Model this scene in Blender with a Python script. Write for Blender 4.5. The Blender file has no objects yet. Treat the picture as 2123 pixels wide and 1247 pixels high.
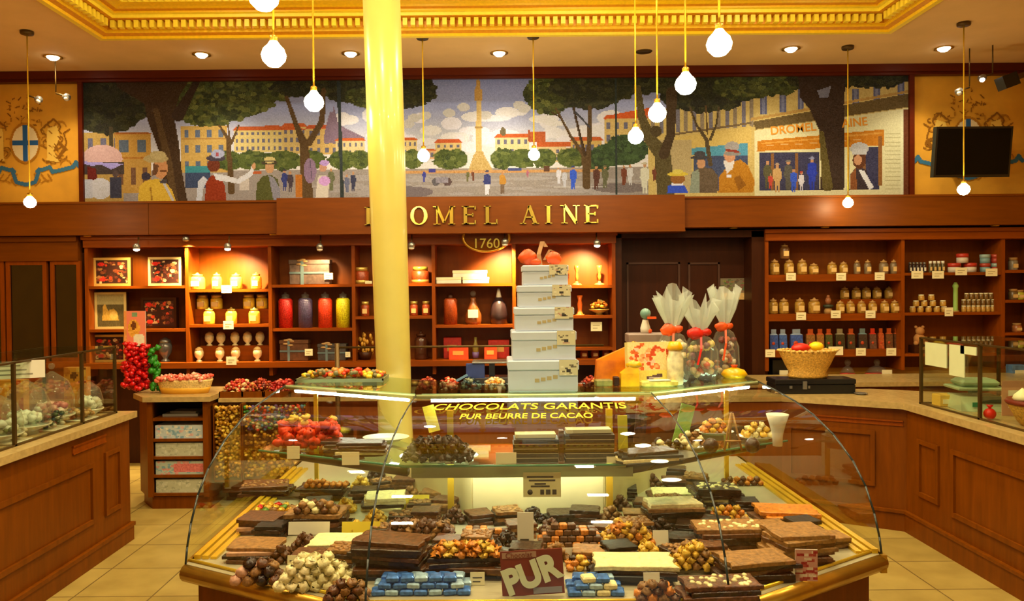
import bpy, math, random
import numpy as np
from mathutils import Matrix, Vector
random.seed(7)
scn = bpy.context.scene
COL = scn.collection
PI = math.pi
# ---------------------------------------------------------------- camera
F = 1600.0
CAM = Vector((0, 0, 1.75))
cd = bpy.data.cameras.new('camera')
cam = bpy.data.objects.new('camera', cd)
COL.objects.link(cam)
ROT = Matrix.Rotation(math.radians(90 - 0.9), 3, 'X') @ Matrix.Rotation(math.radians(-0.5), 3, 'Z')
cam.matrix_world = Matrix.Translation(CAM) @ ROT.to_4x4()
cd.sensor_width = 36.0
cd.lens = F / 2123 * 36.0
cd.shift_x = (1061.5 - 1022) / 2123
cd.clip_start = 0.05
scn.camera = cam
vs = scn.view_settings
vs.view_transform = 'Standard'; vs.look = 'None'; vs.gamma = 1.0; vs.use_curve_mapping = False
vs.exposure = 0.35
scn.cycles.max_bounces = 10
scn.cycles.transparent_max_bounces = 24
scn.cycles.caustics_reflective = False
scn.cycles.caustics_refractive = False
scn.cycles.sample_clamp_indirect = 4.0
# ---------------------------------------------------------------- world: soft warm daylight from the open shop front
w = bpy.data.worlds.new('world'); scn.world = w; w.use_nodes = True
w.node_tree.nodes['Background'].inputs[0].default_value = (1.0, 0.86, 0.54, 1)
w.node_tree.nodes['Background'].inputs[1].default_value = 0.38


def area(name, loc, size, power, color, rot=(0, 0, 0)):
    l = bpy.data.lights.new(name, 'AREA'); l.shape = 'RECTANGLE'; l.size, l.size_y = size
    l.energy = power; l.color = color
    o = bpy.data.objects.new(name, l); COL.objects.link(o); o.location = loc; o.rotation_euler = rot
    return o


def spot(name, loc, target, power, color, ang=70, blend=0.6, rad=0.03):
    l = bpy.data.lights.new(name, 'SPOT'); l.energy = power; l.color = color
    l.spot_size = math.radians(ang); l.spot_blend = blend; l.shadow_soft_size = rad
    o = bpy.data.objects.new(name, l); COL.objects.link(o); o.location = loc
    o.rotation_euler = (Vector(target) - Vector(loc)).to_track_quat('-Z', 'Y').to_euler()
    return o


WARM = (1.0, 0.78, 0.45)
# unseen fill lights, added up in the ceiling tray to brighten the whole shop
for tx in (-2.3, -.75, .8, 2.35):
    for ty in (2.0, 3.7, 5.4):
        area('tray_downlight', (tx, ty, 4.32), (.16, .16), 27, (1.0, 0.80, 0.46))


# ---------------------------------------------------------------- pixel <-> place
def ray(px, py):
    return ROT @ Vector(((px - 1022) / F, -(py - 623.5) / F, -1))


def pix(px, py, d):
    v = ray(px, py)
    return CAM + v * (d / v.y)


def pixz(px, py, z):
    v = ray(px, py)
    return CAM + v * ((z - CAM.z) / v.z)


# ---------------------------------------------------------------- colours and materials
def lin(c):
    c = c / 255.0
    return c / 12.92 if c <= 0.04045 else ((c + 0.055) / 1.055) ** 2.4


def C(r, g, b):
    return (lin(r), lin(g), lin(b), 1.0)


MATS = {}


def mat(name, rgb, rough=0.5, metal=0.0, spec=0.5, noise=0.0, scale=12.0, bump=0.0, alpha=1.0, coat=0.0):
    if name in MATS: return MATS[name]
    m = bpy.data.materials.new(name); m.use_nodes = True
    nt = m.node_tree; b = nt.nodes['Principled BSDF']
    col = C(*rgb)
    b.inputs['Base Color'].default_value = col
    b.inputs['Roughness'].default_value = rough
    b.inputs['Metallic'].default_value = metal
    b.inputs['Specular IOR Level'].default_value = spec
    b.inputs['Coat Weight'].default_value = coat
    b.inputs['Alpha'].default_value = alpha
    tc = nt.nodes.new('ShaderNodeTexCoord')
    n = nt.nodes.new('ShaderNodeTexNoise'); n.inputs['Scale'].default_value = scale; n.inputs['Detail'].default_value = 4
    nt.links.new(tc.outputs['Object'], n.inputs['Vector'])
    r = nt.nodes.new('ShaderNodeValToRGB')
    k = max(noise, 0.03)
    r.color_ramp.elements[0].position = 0.3; r.color_ramp.elements[1].position = 0.7
    r.color_ramp.elements[0].color = tuple(c * (1 - k) for c in col[:3]) + (1,)
    r.color_ramp.elements[1].color = tuple(min(1, c * (1 + k)) for c in col[:3]) + (1,)
    nt.links.new(n.outputs['Fac'], r.inputs['Fac']); nt.links.new(r.outputs['Color'], b.inputs['Base Color'])
    if bump:
        bp = nt.nodes.new('ShaderNodeBump'); bp.inputs['Strength'].default_value = bump; bp.inputs['Distance'].default_value = 0.01
        nt.links.new(n.outputs['Fac'], bp.inputs['Height']); nt.links.new(bp.outputs['Normal'], b.inputs['Normal'])
    MATS[name] = m
    return m


def wood(name, rgb, dark=0.25, rough=0.35, axis='Z', scale=3.0):
    m = bpy.data.materials.new(name); m.use_nodes = True
    nt = m.node_tree; b = nt.nodes['Principled BSDF']
    col = C(*rgb)
    tc = nt.nodes.new('ShaderNodeTexCoord'); mp = nt.nodes.new('ShaderNodeMapping')
    sc = {'Z': (9, 9, 0.9), 'X': (0.9, 9, 9), 'Y': (9, 0.9, 9)}[axis]
    mp.inputs['Scale'].default_value = tuple(s * scale for s in sc)
    n = nt.nodes.new('ShaderNodeTexNoise'); n.inputs['Scale'].default_value = 1.0; n.inputs['Detail'].default_value = 6
    n.inputs['Roughness'].default_value = 0.6
    r = nt.nodes.new('ShaderNodeValToRGB')
    r.color_ramp.elements[0].position = 0.32; r.color_ramp.elements[1].position = 0.68
    r.color_ramp.elements[0].color = tuple(c * (1 - dark) for c in col[:3]) + (1,)
    r.color_ramp.elements[1].color = tuple(c * (1 + dark * .5) for c in col[:3]) + (1,)
    nt.links.new(tc.outputs['Object'], mp.inputs['Vector']); nt.links.new(mp.outputs['Vector'], n.inputs['Vector'])
    nt.links.new(n.outputs['Fac'], r.inputs['Fac']); nt.links.new(r.outputs['Color'], b.inputs['Base Color'])
    b.inputs['Roughness'].default_value = rough; b.inputs['Specular IOR Level'].default_value = 0.18
    MATS[name] = m
    return m


def glow(name, rgb, strength):
    m = bpy.data.materials.new(name); m.use_nodes = True
    b = m.node_tree.nodes['Principled BSDF']
    b.inputs['Base Color'].default_value = rgb + (1,)
    b.inputs['Emission Color'].default_value = rgb + (1,)
    b.inputs['Emission Strength'].default_value = strength
    MATS[name] = m
    return m


def pane(name, tint=(0.96, 0.98, 0.93), refl=1.0, haze=0.0, ior=1.45):
    """thin sheet glass: see-through with a mirror reflection that grows at grazing angles"""
    m = bpy.data.materials.new(name); m.use_nodes = True
    nt = m.node_tree; nt.nodes.clear()
    out = nt.nodes.new('ShaderNodeOutputMaterial')
    t = nt.nodes.new('ShaderNodeBsdfTransparent'); t.inputs[0].default_value = tint + (1,)
    g = nt.nodes.new('ShaderNodeBsdfGlossy'); g.inputs['Roughness'].default_value = 0.02
    g.inputs['Color'].default_value = (refl, refl, refl, 1)
    fr = nt.nodes.new('ShaderNodeFresnel')
    ge = nt.nodes.new('ShaderNodeNewGeometry'); mr = nt.nodes.new('ShaderNodeMapRange')   # same reflection from both sides of the sheet
    mr.inputs['To Min'].default_value = ior; mr.inputs['To Max'].default_value = 1 / ior
    nt.links.new(ge.outputs['Backfacing'], mr.inputs['Value']); nt.links.new(mr.outputs['Result'], fr.inputs['IOR'])
    mx = nt.nodes.new('ShaderNodeMixShader')
    nt.links.new(fr.outputs[0], mx.inputs[0]); nt.links.new(t.outputs[0], mx.inputs[1]); nt.links.new(g.outputs[0], mx.inputs[2])
    last = mx
    if haze:
        d = nt.nodes.new('ShaderNodeBsdfDiffuse'); d.inputs[0].default_value = (0.8, 0.85, 0.8, 1)
        m2 = nt.nodes.new('ShaderNodeMixShader'); m2.inputs[0].default_value = haze
        nt.links.new(mx.outputs[0], m2.inputs[1]); nt.links.new(d.outputs[0], m2.inputs[2]); last = m2
    nt.links.new(last.outputs[0], out.inputs['Surface'])
    MATS[name] = m
    return m


def vcol(name, rough=0.6, spec=0.3, bump=0.0):
    """takes its colours from the mesh's own painted colour layer"""
    if name in MATS: return MATS[name]
    m = bpy.data.materials.new(name); m.use_nodes = True
    nt = m.node_tree; b = nt.nodes['Principled BSDF']
    a = nt.nodes.new('ShaderNodeAttribute'); a.attribute_name = 'Col'
    nt.links.new(a.outputs['Color'], b.inputs['Base Color'])
    b.inputs['Roughness'].default_value = rough; b.inputs['Specular IOR Level'].default_value = spec
    MATS[name] = m
    return m


def tiles(name):
    m = bpy.data.materials.new(name); m.use_nodes = True
    nt = m.node_tree; b = nt.nodes['Principled BSDF']
    tc = nt.nodes.new('ShaderNodeTexCoord'); mp = nt.nodes.new('ShaderNodeMapping')
    mp.inputs['Rotation'].default_value = (0, 0, 0)
    mp.inputs['Location'].default_value = (0.17, 0.1, 0)
    br = nt.nodes.new('ShaderNodeTexBrick'); br.offset = 0.0
    br.inputs['Scale'].default_value = 1.0; br.inputs['Brick Width'].default_value = 0.45; br.inputs['Row Height'].default_value = 0.45
    br.inputs['Mortar Size'].default_value = 0.005
    br.inputs['Color1'].default_value = C(184, 160, 88); br.inputs['Color2'].default_value = C(170, 147, 78)
    br.inputs['Mortar'].default_value = C(120, 100, 55)
    n = nt.nodes.new('ShaderNodeTexNoise'); n.inputs['Scale'].default_value = 5; n.inputs['Detail'].default_value = 5
    mx = nt.nodes.new('ShaderNodeMix'); mx.data_type = 'RGBA'; mx.blend_type = 'MULTIPLY'; mx.inputs[0].default_value = 0.5
    r = nt.nodes.new('ShaderNodeValToRGB'); r.color_ramp.elements[0].position = .35; r.color_ramp.elements[1].position = .65
    r.color_ramp.elements[0].color = (0.62, 0.58, 0.5, 1)
    nt.links.new(tc.outputs['Object'], mp.inputs['Vector']); nt.links.new(mp.outputs[0], br.inputs['Vector'])
    nt.links.new(tc.outputs['Object'], n.inputs['Vector']); nt.links.new(n.outputs['Fac'], r.inputs['Fac'])
    nt.links.new(br.outputs['Color'], mx.inputs[6]); nt.links.new(r.outputs['Color'], mx.inputs[7])
    nt.links.new(mx.outputs[2], b.inputs['Base Color'])
    b.inputs['Roughness'].default_value = 0.32
    MATS[name] = m
    return m


WOOD = wood('counter_wood', (118, 60, 3), 0.22, 0.38)
WOODX = wood('beam_wood', (112, 56, 2), 0.16, 0.42, 'X')
SHELF = wood('shelf_wood', (134, 62, 4), 0.20, 0.38, 'X')
SHELFZ = wood('shelf_upright_wood', (134, 62, 4), 0.20, 0.38)
BACKW = wood('shelf_back_wood', (120, 58, 2), 0.12, 0.45)
DARKW = wood('dark_wood', (60, 27, 9), 0.2, 0.4)
CROWN = wood('crown_wood', (86, 28, 6), 0.15, 0.4, 'X')
STONE = mat('counter_stone', (178, 152, 96), 0.25, noise=0.15, scale=30)
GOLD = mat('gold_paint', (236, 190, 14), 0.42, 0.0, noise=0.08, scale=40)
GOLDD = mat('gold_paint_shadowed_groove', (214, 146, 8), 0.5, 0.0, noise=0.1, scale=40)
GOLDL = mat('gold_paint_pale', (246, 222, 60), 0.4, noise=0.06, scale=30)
CEIL = mat('ceiling_plaster', (220, 186, 128), 0.85, noise=0.05, scale=3)
OCHRE = mat('ochre_wall_paint', (214, 158, 44), 0.8, noise=0.12, scale=4)
PILLAR = mat('pillar_paint', (206, 190, 98), 0.3, noise=0.08, scale=3, coat=0.15)
BRASS = mat('brushed_brass', (190, 146, 50), 0.3, 0.75, noise=0.08, scale=20)
BRASSY = mat('bright_brass', (238, 196, 50), 0.25, 0.5, noise=0.06)
LETTER = mat('polished_gilt', (232, 196, 84), 0.18, 0.85)
BRONZE = mat('dark_bronze', (86, 66, 30), 0.35, 0.6)
BLACK = mat('black_plastic', (14, 14, 15), 0.3)
SCREEN = mat('switched_off_screen', (3, 3, 4), 0.25, spec=.15)
WHITE = mat('white_card', (236, 232, 214), 0.6)
TAG = mat('cream_card', (236, 228, 186), 0.6)
INK = mat('dark_ink', (52, 46, 44), 0.6)
BOXW = mat('pale_grey_card', (196, 206, 222), 0.45, noise=0.03)
STEEL = mat('steel', (150, 150, 145), 0.3, 0.8)
GREY = mat('grey_plastic', (150, 145, 130), 0.5)
BULB = glow('lit_bulb', (1.0, 0.84, 0.46), 75.0)
BULBS = glow('lit_small_bulb', (1.0, 0.84, 0.56), 14.0)
DOWN = glow('lit_downlight', (1.0, 0.88, 0.7), 18.0)
DIM = mat('dim_lamp_glass', (210, 200, 185), 0.3)
TUBE = glow('lit_fluorescent_tube', (0.96, 1.0, 0.78), 24.0)
GLASS = pane('case_glass')
GLASSG = pane('shelf_glass', (0.80, 0.93, 0.84), 0.9)
GLASSE = mat('green_glass_edge', (60, 128, 96), 0.2)
CUPG = pane('cupboard_glass', (0.55, 0.5, 0.42), 0.9)
CELLO = pane('cellophane', (0.9, 0.95, 0.92), 1.0, 0.42, 1.9)
CLOCHE = pane('cloche_glass', (0.93, 0.96, 0.94), 1.0, 0.06)
VC = vcol('painted_picture', 0.6, 0.2)
SW = vcol('sweets', 0.35, 0.5)
CHOC = {k: mat('chocolate_' + k, c, r, noise=nz, scale=60, bump=bm) for k, c, r, nz, bm in [
    ('dark', (52, 30, 16), 0.3, 0.6, 0.5), ('milk', (98, 58, 30), 0.4, 0.5, 0.5), ('tan', (150, 106, 56), 0.5, 0.4, 0.5),
    ('cream', (240, 224, 168), 0.5, 0.2, 0.4), ('black', (22, 17, 14), 0.4, 0.3, 0.2), ('orange', (214, 130, 40), 0.4, 0.4, 0.4),
    ('gold', (232, 178, 62), 0.4, 0.4, 0.4), ('pink', (200, 150, 120), 0.5, 0.2, 0.2)]}
TILE = tiles('floor_tiles')


# ---------------------------------------------------------------- mesh building
class MB:
    def __init__(s):
        s.v = []; s.f = []; s.m = []; s.c = []; s.sm = []

    def add(s, vs, fs, mi=0, col=None, smooth=False, M=None):
        o = len(s.v)
        if M is not None: vs = [tuple(M @ Vector(p)) for p in vs]
        s.v += [tuple(p) for p in vs]
        for f in fs:
            s.f.append(tuple(i + o for i in f)); s.m.append(mi); s.c.append(col); s.sm.append(smooth)
        return s

    def box(s, x0, y0, z0, x1, y1, z1, mi=0, col=None, M=None):
        v = [(x0, y0, z0), (x1, y0, z0), (x1, y1, z0), (x0, y1, z0), (x0, y0, z1), (x1, y0, z1), (x1, y1, z1), (x0, y1, z1)]
        return s.add(v, [(0, 3, 2, 1), (4, 5, 6, 7), (0, 1, 5, 4), (1, 2, 6, 5), (2, 3, 7, 6), (3, 0, 4, 7)], mi, col, False, M)

    def bbox(s, cx, cy, z0, w, d, h, rz=0, mi=0, col=None, bev=0.0):
        """box on its base, with softened edges when bev > 0"""
        M = Matrix.Translation((cx, cy, z0)) @ Matrix.Rotation(rz, 4, 'Z')
        if bev <= 0: return s.box(-w / 2, -d / 2, 0, w / 2, d / 2, h, mi, col, M)
        b = min(bev, w * .4, d * .4, h * .4)
        rings = []
        for ins, z in ((b, 0), (0, b), (0, h - b), (b, h)):
            x, y = w / 2 - ins, d / 2 - ins
            c = b * .6
            rings.append([(-x + c, -y, z), (x - c, -y, z), (x, -y + c, z), (x, y - c, z), (x - c, y, z), (-x + c, y, z), (-x, y - c, z), (-x, -y + c, z)])
        vs = sum(rings, []); fs = [tuple(range(7, -1, -1)), tuple(range(24, 32))]
        for r in range(3):
            for i in range(8):
                j = (i + 1) % 8; fs.append((r * 8 + i, r * 8 + j, r * 8 + 8 + j, r * 8 + 8 + i))
        return s.add(vs, fs, mi, col, False, M)

    def lathe(s, prof, n=16, mi=0, col=None, M=None, smooth=True, sx=1, sy=1):
        vs = []; fs = []
        for (r, z) in prof:
            for i in range(n):
                a = 2 * PI * i / n; vs.append((r * math.cos(a) * sx, r * math.sin(a) * sy, z))
        k = len(prof)
        for j in range(k - 1):
            for i in range(n):
                i2 = (i + 1) % n; fs.append((j * n + i, j * n + i2, (j + 1) * n + i2, (j + 1) * n + i))
        if prof[0][0] > 1e-5: fs.append(tuple(range(n - 1, -1, -1)))
        if prof[-1][0] > 1e-5: fs.append(tuple((k - 1) * n + i for i in range(n)))
        return s.add(vs, fs, mi, col, smooth, M)

    def cyl(s, p0, p1, r, n=8, mi=0, col=None, r1=None):
        p0 = Vector(p0); p1 = Vector(p1); d = p1 - p0
        M = Matrix.Translation(p0) @ d.to_track_quat('Z', 'Y').to_matrix().to_4x4()
        return s.lathe([(r, 0), (r if r1 is None else r1, d.length)], n, mi, col, M)

    def tube(s, pts, r, n=6, mi=0, col=None):
        for a, b in zip(pts[:-1], pts[1:]): s.cyl(a, b, r, n, mi, col)
        return s

    def ball(s, c, r, sx=1, sy=1, sz=1, n=8, k=5, mi=0, col=None, rz=0, jit=0.0):
        prof = [(r * math.sin(PI * i / k), -r * math.cos(PI * i / k)) for i in range(k + 1)]
        prof[0] = (r * .02, -r); prof[-1] = (r * .02, r)
        M = Matrix.Translation(c) @ Matrix.Rotation(rz, 4, 'Z') @ Matrix.Diagonal((sx, sy, sz, 1))
        o = len(s.v); s.lathe(prof, n, mi, col, M)
        if jit:
            for i in range(o, len(s.v)):
                p = s.v[i]; s.v[i] = tuple(q + random.uniform(-jit, jit) * r for q in p)
        return s

    def prism(s, poly, z0, z1, mi=0, col=None, M=None, top=None):
        n = len(poly); top = top or poly
        ar = sum(poly[i][0] * poly[(i + 1) % n][1] - poly[(i + 1) % n][0] * poly[i][1] for i in range(n))
        if ar < 0: poly = poly[::-1]; top = top[::-1]
        vs = [(x, y, z0) for x, y in poly] + [(x, y, z1) for x, y in top]
        fs = [tuple(range(n - 1, -1, -1)), tuple(range(n, 2 * n))]
        for i in range(n):
            j = (i + 1) % n; fs.append((i, j, n + j, n + i))
        return s.add(vs, fs, mi, col, False, M)

    def build(s, name, mats, parent=None, loc=None, rz=0, smooth=None):
        me = bpy.data.meshes.new(name)
        me.from_pydata(s.v, [], s.f)
        if not isinstance(mats, (list, tuple)): mats = [mats]
        for m in mats: me.materials.append(m)
        me.polygons.foreach_set('material_index', s.m)
        me.polygons.foreach_set('use_smooth', s.sm)
        if any(c is not None for c in s.c):
            at = me.color_attributes.new('Col', 'FLOAT_COLOR', 'CORNER')
            buf = []
            for f, c in zip(s.f, s.c):
                buf += list((c or (0.5, 0.5, 0.5, 1))) * len(f)
            at.data.foreach_set('color', buf)
        me.update()
        o = bpy.data.objects.new(name, me); COL.objects.link(o)
        if parent: o.parent = parent
        if loc is not None: o.location = loc
        if rz: o.rotation_euler.z = rz
        return o


def grid_mesh(name, P, cols, m, parent=None, mask=None):
    """P: (ny+1, nx+1, 3) points, cols: (ny, nx, 3) linear colours, one quad per cell"""
    ny, nx = cols.shape[:2]
    idx = np.arange((ny + 1) * (nx + 1)).reshape(ny + 1, nx + 1)
    q = np.stack([idx[:-1, :-1], idx[1:, :-1], idx[1:, 1:], idx[:-1, 1:]], -1).reshape(-1, 4)
    cc = cols.reshape(-1, 3)
    if mask is not None:
        k = mask.reshape(-1); q = q[k]; cc = cc[k]
    me = bpy.data.meshes.new(name)
    me.vertices.add(P.shape[0] * P.shape[1]); me.vertices.foreach_set('co', P.reshape(-1).astype(np.float32))
    n = len(q)
    me.loops.add(n * 4); me.loops.foreach_set('vertex_index', q.reshape(-1).astype(np.int32))
    me.polygons.add(n); me.polygons.foreach_set('loop_start', (np.arange(n) * 4).astype(np.int32))
    me.materials.append(m)
    me.update(calc_edges=True)
    at = me.color_attributes.new('Col', 'FLOAT_COLOR', 'CORNER')
    full = np.ones((n, 4, 4), np.float32); full[:, :, :3] = cc[:, None, :]
    at.data.foreach_set('color', full.reshape(-1))
    me.update()
    o = bpy.data.objects.new(name, me); COL.objects.link(o)
    if parent: o.parent = parent
    return o


class Canvas:
    """a small painted picture: shapes are laid on a grid of colour cells"""
    def __init__(s, x0, y0, x1, y1, nx, ny, bg=(128, 128, 128), slope=0.0, seed=1):
        s.nx, s.ny = nx, ny
        X = x0 + (np.arange(nx) + .5) / nx * (x1 - x0); Y = y0 + (np.arange(ny) + .5) / ny * (y1 - y0)
        s.X, s.Y = np.meshgrid(X, Y)
        s.Y = s.Y - slope * (s.X - x0)
        s.a = np.zeros((ny, nx, 3)); s.a[:] = bg
        s.m = np.zeros((ny, nx), bool)
        s.r = np.random.RandomState(seed)

    def put(s, k, c, nz=0):
        c = np.array(c, float)
        s.a[k] = c + (s.r.uniform(-nz, nz, (int(k.sum()), 1)) if nz else 0); s.m |= k

    def rect(s, x0, y0, x1, y1, c, nz=0): s.put((s.X >= x0) & (s.X <= x1) & (s.Y >= y0) & (s.Y <= y1), c, nz)

    def ell(s, cx, cy, rx, ry, c, nz=0): s.put(((s.X - cx) / rx) ** 2 + ((s.Y - cy) / ry) ** 2 <= 1, c, nz)

    def poly(s, pts, c, nz=0):
        k = np.zeros(s.X.shape, bool); n = len(pts)
        for i in range(n):
            x1, y1 = pts[i]; x2, y2 = pts[(i + 1) % n]
            if y1 == y2: continue
            cond = ((s.Y < y1) != (s.Y < y2)) & (s.X < (x2 - x1) * (s.Y - y1) / (y2 - y1) + x1)
            k ^= cond
        s.put(k, c, nz)

    def line(s, pts, w, c, nz=0):
        ws = w if isinstance(w, (list, tuple)) else [w] * len(pts)
        k = np.zeros(s.X.shape, bool)
        for (p, q, wa, wb) in zip(pts[:-1], pts[1:], ws[:-1], ws[1:]):
            dx, dy = q[0] - p[0], q[1] - p[1]; L = dx * dx + dy * dy + 1e-9
            t = np.clip(((s.X - p[0]) * dx + (s.Y - p[1]) * dy) / L, 0, 1)
            d = np.hypot(s.X - p[0] - t * dx, s.Y - p[1] - t * dy)
            k |= d <= (wa + (wb - wa) * t) / 2
        s.put(k, c, nz)

    def leaves(s, cx, cy, rx, ry, cols, n=None, rr=9):
        n = n or int(rx * ry / 18)
        s.ell(cx, cy, rx, ry, cols[0], 6)
        for _ in range(n):
            a = s.r.uniform(0, 2 * PI); q = math.sqrt(s.r.uniform(0, 1))
            x, y = cx + rx * q * math.cos(a), cy + ry * q * math.sin(a)
            s.ell(x, y, rr * s.r.uniform(.5, 1.2), rr * s.r.uniform(.35, .8), cols[s.r.randint(len(cols))], 8)

    def lin(s):
        c = np.clip(s.a, 0, 255) / 255.0
        return np.where(c <= 0.04045, c / 12.92, ((c + 0.055) / 1.055) ** 2.4)

    def on(s, name, p00, p10, p01, m, parent=None, masked=False):
        """spread over the parallelogram top-left, top-right, bottom-left"""
        p00, p10, p01 = (np.array(p, float) for p in (p00, p10, p01))
        u = np.linspace(0, 1, s.nx + 1)[None, :, None]; v = np.linspace(0, 1, s.ny + 1)[:, None, None]
        P = p00 + u * (p10 - p00) + v * (p01 - p00)
        return grid_mesh(name, P, s.lin(), m, parent, s.m if masked else None)


def text_on(txt, size, name, m, parent, M, extrude=0.0, shear=0.0, ax='CENTER', sx=1.0, off=0.0):
    cu = bpy.data.curves.new(name, 'FONT'); cu.body = txt; cu.size = size; cu.extrude = extrude; cu.shear = shear
    cu.align_x = ax; cu.align_y = 'CENTER'; cu.offset = off
    to = bpy.data.objects.new(name, cu); COL.objects.link(to)
    dg = bpy.context.evaluated_depsgraph_get()
    me = bpy.data.meshes.new_from_object(to.evaluated_get(dg))
    bpy.data.objects.remove(to)
    me.name = name; me.materials.clear(); me.materials.append(m)
    me.transform(M @ Matrix.Diagonal((sx, 1, 1, 1)))
    o = bpy.data.objects.new(name, me); COL.objects.link(o)
    if parent: o.parent = parent
    return o


# ---------------------------------------------------------------- things, parts, the setting
def tag(o, label, cat, group=None, kind=None):
    o['label'] = label; o['category'] = cat
    if group: o['group'] = group
    if kind: o['kind'] = kind
    return o


def thing(name, label, cat, loc=(0, 0, 0), rz=0, group=None):
    o = bpy.data.objects.new(name, None); COL.objects.link(o); o.empty_display_size = .05
    o.location = loc; o.rotation_euler = (0, 0, rz)
    return tag(o, label, cat, group)


def struct(name, mb, m, parent=None):
    o = mb.build(name, m, parent)
    if not parent: o['kind'] = 'structure'
    return o


def clone(root, loc, label, rz=None, group=None, scale=None):
    r = root.copy(); COL.objects.link(r); r.location = loc; r['label'] = label
    if rz is not None: r.rotation_euler = (0, 0, rz)
    if group: r['group'] = group
    if scale: r.scale = scale
    for ch in list(root.children):
        c = ch.copy(); COL.objects.link(c); c.parent = r
        for g in list(ch.children):
            q = g.copy(); COL.objects.link(q); q.parent = c
    return r


ORD = ['first', 'second', 'third', 'fourth', 'fifth', 'sixth', 'seventh', 'eighth', 'ninth', 'tenth', 'eleventh', 'twelfth',
       'thirteenth', 'fourteenth', 'fifteenth', 'sixteenth', 'seventeenth', 'eighteenth', 'nineteenth', 'twentieth']
# ================================================================ THE ROOM
MBX = MB
struct('floor', MB().box(-6.2, -3, -0.08, 6.2, 8.2, 0), TILE)
o = struct('wall_back', MB().box(-5.6, 8.0, 0, 5.6, 8.15, 4.6), OCHRE)
struct('wall_left', MB().box(-5.7, -3, 0, -5.55, 8.15, 4.6), OCHRE)
struct('wall_right', MB().box(5.55, -3, 0, 5.7, 8.15, 4.6), OCHRE)
TX0, TX1, TY0, TY1 = -3.43, 3.52, 0.2, 6.83
c = MB()
c.box(-5.7, TY1, 4.0, 5.7, 8.15, 4.08); c.box(-5.7, -3, 4.0, 5.7, TY0, 4.08)
c.box(-5.7, TY0, 4.0, TX0, TY1, 4.08); c.box(TX1, TY0, 4.0, 5.7, TY1, 4.08)
ceil = struct('ceiling', c, CEIL)
lid = MB().box(TX0 - .1, TY0 - .1, 4.34, TX1 + .1, TY1 + .1, 4.42)
struct('tray_ceiling', lid, mat('tray_plaster', (240, 232, 190), .8), ceil)
# the moulded gilt cornice that lines the tray: one profile swept round with mitred corners
prof = [(-.01, 4.00), (-.01, 3.965), (.035, 3.965), (.045, 3.985), (.085, 4.00), (.09, 4.02), (.11, 4.02), (.11, 4.085), (.20, 4.09),
        (.205, 4.118), (.235, 4.12), (.235, 4.135), (.275, 4.14), (.30, 4.15), (.36, 4.165), (.36, 4.20), (.385, 4.205), (.385, 4.35)]
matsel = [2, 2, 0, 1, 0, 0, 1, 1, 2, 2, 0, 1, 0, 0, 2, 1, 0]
c = MB()
for i in range(len(prof) - 1):
    (s0, z0), (s1, z1) = prof[i], prof[i + 1]
    a = [(TX0 + s0, TY0 + s0, z0), (TX1 - s0, TY0 + s0, z0), (TX1 - s0, TY1 - s0, z0), (TX0 + s0, TY1 - s0, z0)]
    b = [(TX0 + s1, TY0 + s1, z1), (TX1 - s1, TY0 + s1, z1), (TX1 - s1, TY1 - s1, z1), (TX0 + s1, TY1 - s1, z1)]
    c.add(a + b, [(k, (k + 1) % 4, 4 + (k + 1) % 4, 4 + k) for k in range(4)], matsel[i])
x = TX0 + .16
while x < TX1 - .18:
    c.box(x, TY1 - .165, 4.022, x + .038, TY1 - .108, 4.084, 2); x += .068
y = TY0 + .2
while y < TY1 - .2:
    c.box(TX0 + .108, y, 4.022, TX0 + .165, y + .038, 4.084, 2); c.box(TX1 - .165, y, 4.022, TX1 - .108, y + .038, 4.084, 2); y += .068
x = TX0 + .36  # leaf-and-tongue row on the upper band
while x < TX1 - .36:
    c.ball((x, TY1 - .365, 4.183), .018, n=6, k=3, mi=2); x += .06
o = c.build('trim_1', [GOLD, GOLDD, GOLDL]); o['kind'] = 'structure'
# dark crown strip under the ceiling and the wooden frames of the wall panels
struct('trim_2', MB().box(-5.55, 7.88, 3.925, 5.55, 8.0, 4.0).box(-5.55, 7.92, 3.90, 5.55, 8.0, 3.925), CROWN)
struct('trim_3', MB().box(-4.235, 7.93, 2.6, -4.19, 8.0, 3.93), CROWN)
struct('trim_4', MB().box(4.285, 7.93, 2.6, 4.335, 8.0, 3.93), CROWN)
# fascia beam over the shelves
bm = MB().box(-5.55, 7.55, 2.305, -3.36, 8.0, 2.628).box(-3.355, 7.55, 2.305, -2.08, 8.0, 2.628).box(1.86, 7.55, 2.33, 5.55, 8.0, 2.628)
bm.box(-2.08, 7.46, 2.285, 1.86, 8.0, 2.64)
bm.box(-2.08, 7.445, 2.285, 1.86, 7.46, 2.302).box(-5.55, 7.535, 2.61, -2.08, 7.55, 2.63).box(1.86, 7.535, 2.61, 5.55, 7.55, 2.63)
struct('trim_5', bm, WOODX)
# painted cast-iron pillar, leaning very slightly
pt = pix(791, 0, 4.95); pb = pix(818, 830, 4.95)
ax = (pt - pb); base = pb + ax * (-pb.z / ax.z); top = pb + ax * ((4.1 - pb.z) / ax.z)
pil = thing('pillar', 'tall cream painted round pillar between the display case and the shelves', 'pillar', base)
L = (top - base)
Mx = L.to_track_quat('Z', 'Y').to_matrix().to_4x4()
prof = [(.175, 0), (.175, .1), (.15, .13), (.15, .25), (.125, .30), (.109, .36), (.109, 1.0), (.118, 2.6), (.119, 4.12)]
MB().lathe(prof[4:], 40, 0, None, Mx).build('shaft', PILLAR, pil)
MB().lathe(prof[:5], 40, 0, None, Mx).build('plinth', PILLAR, pil)
pil['kind'] = 'thing'

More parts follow.
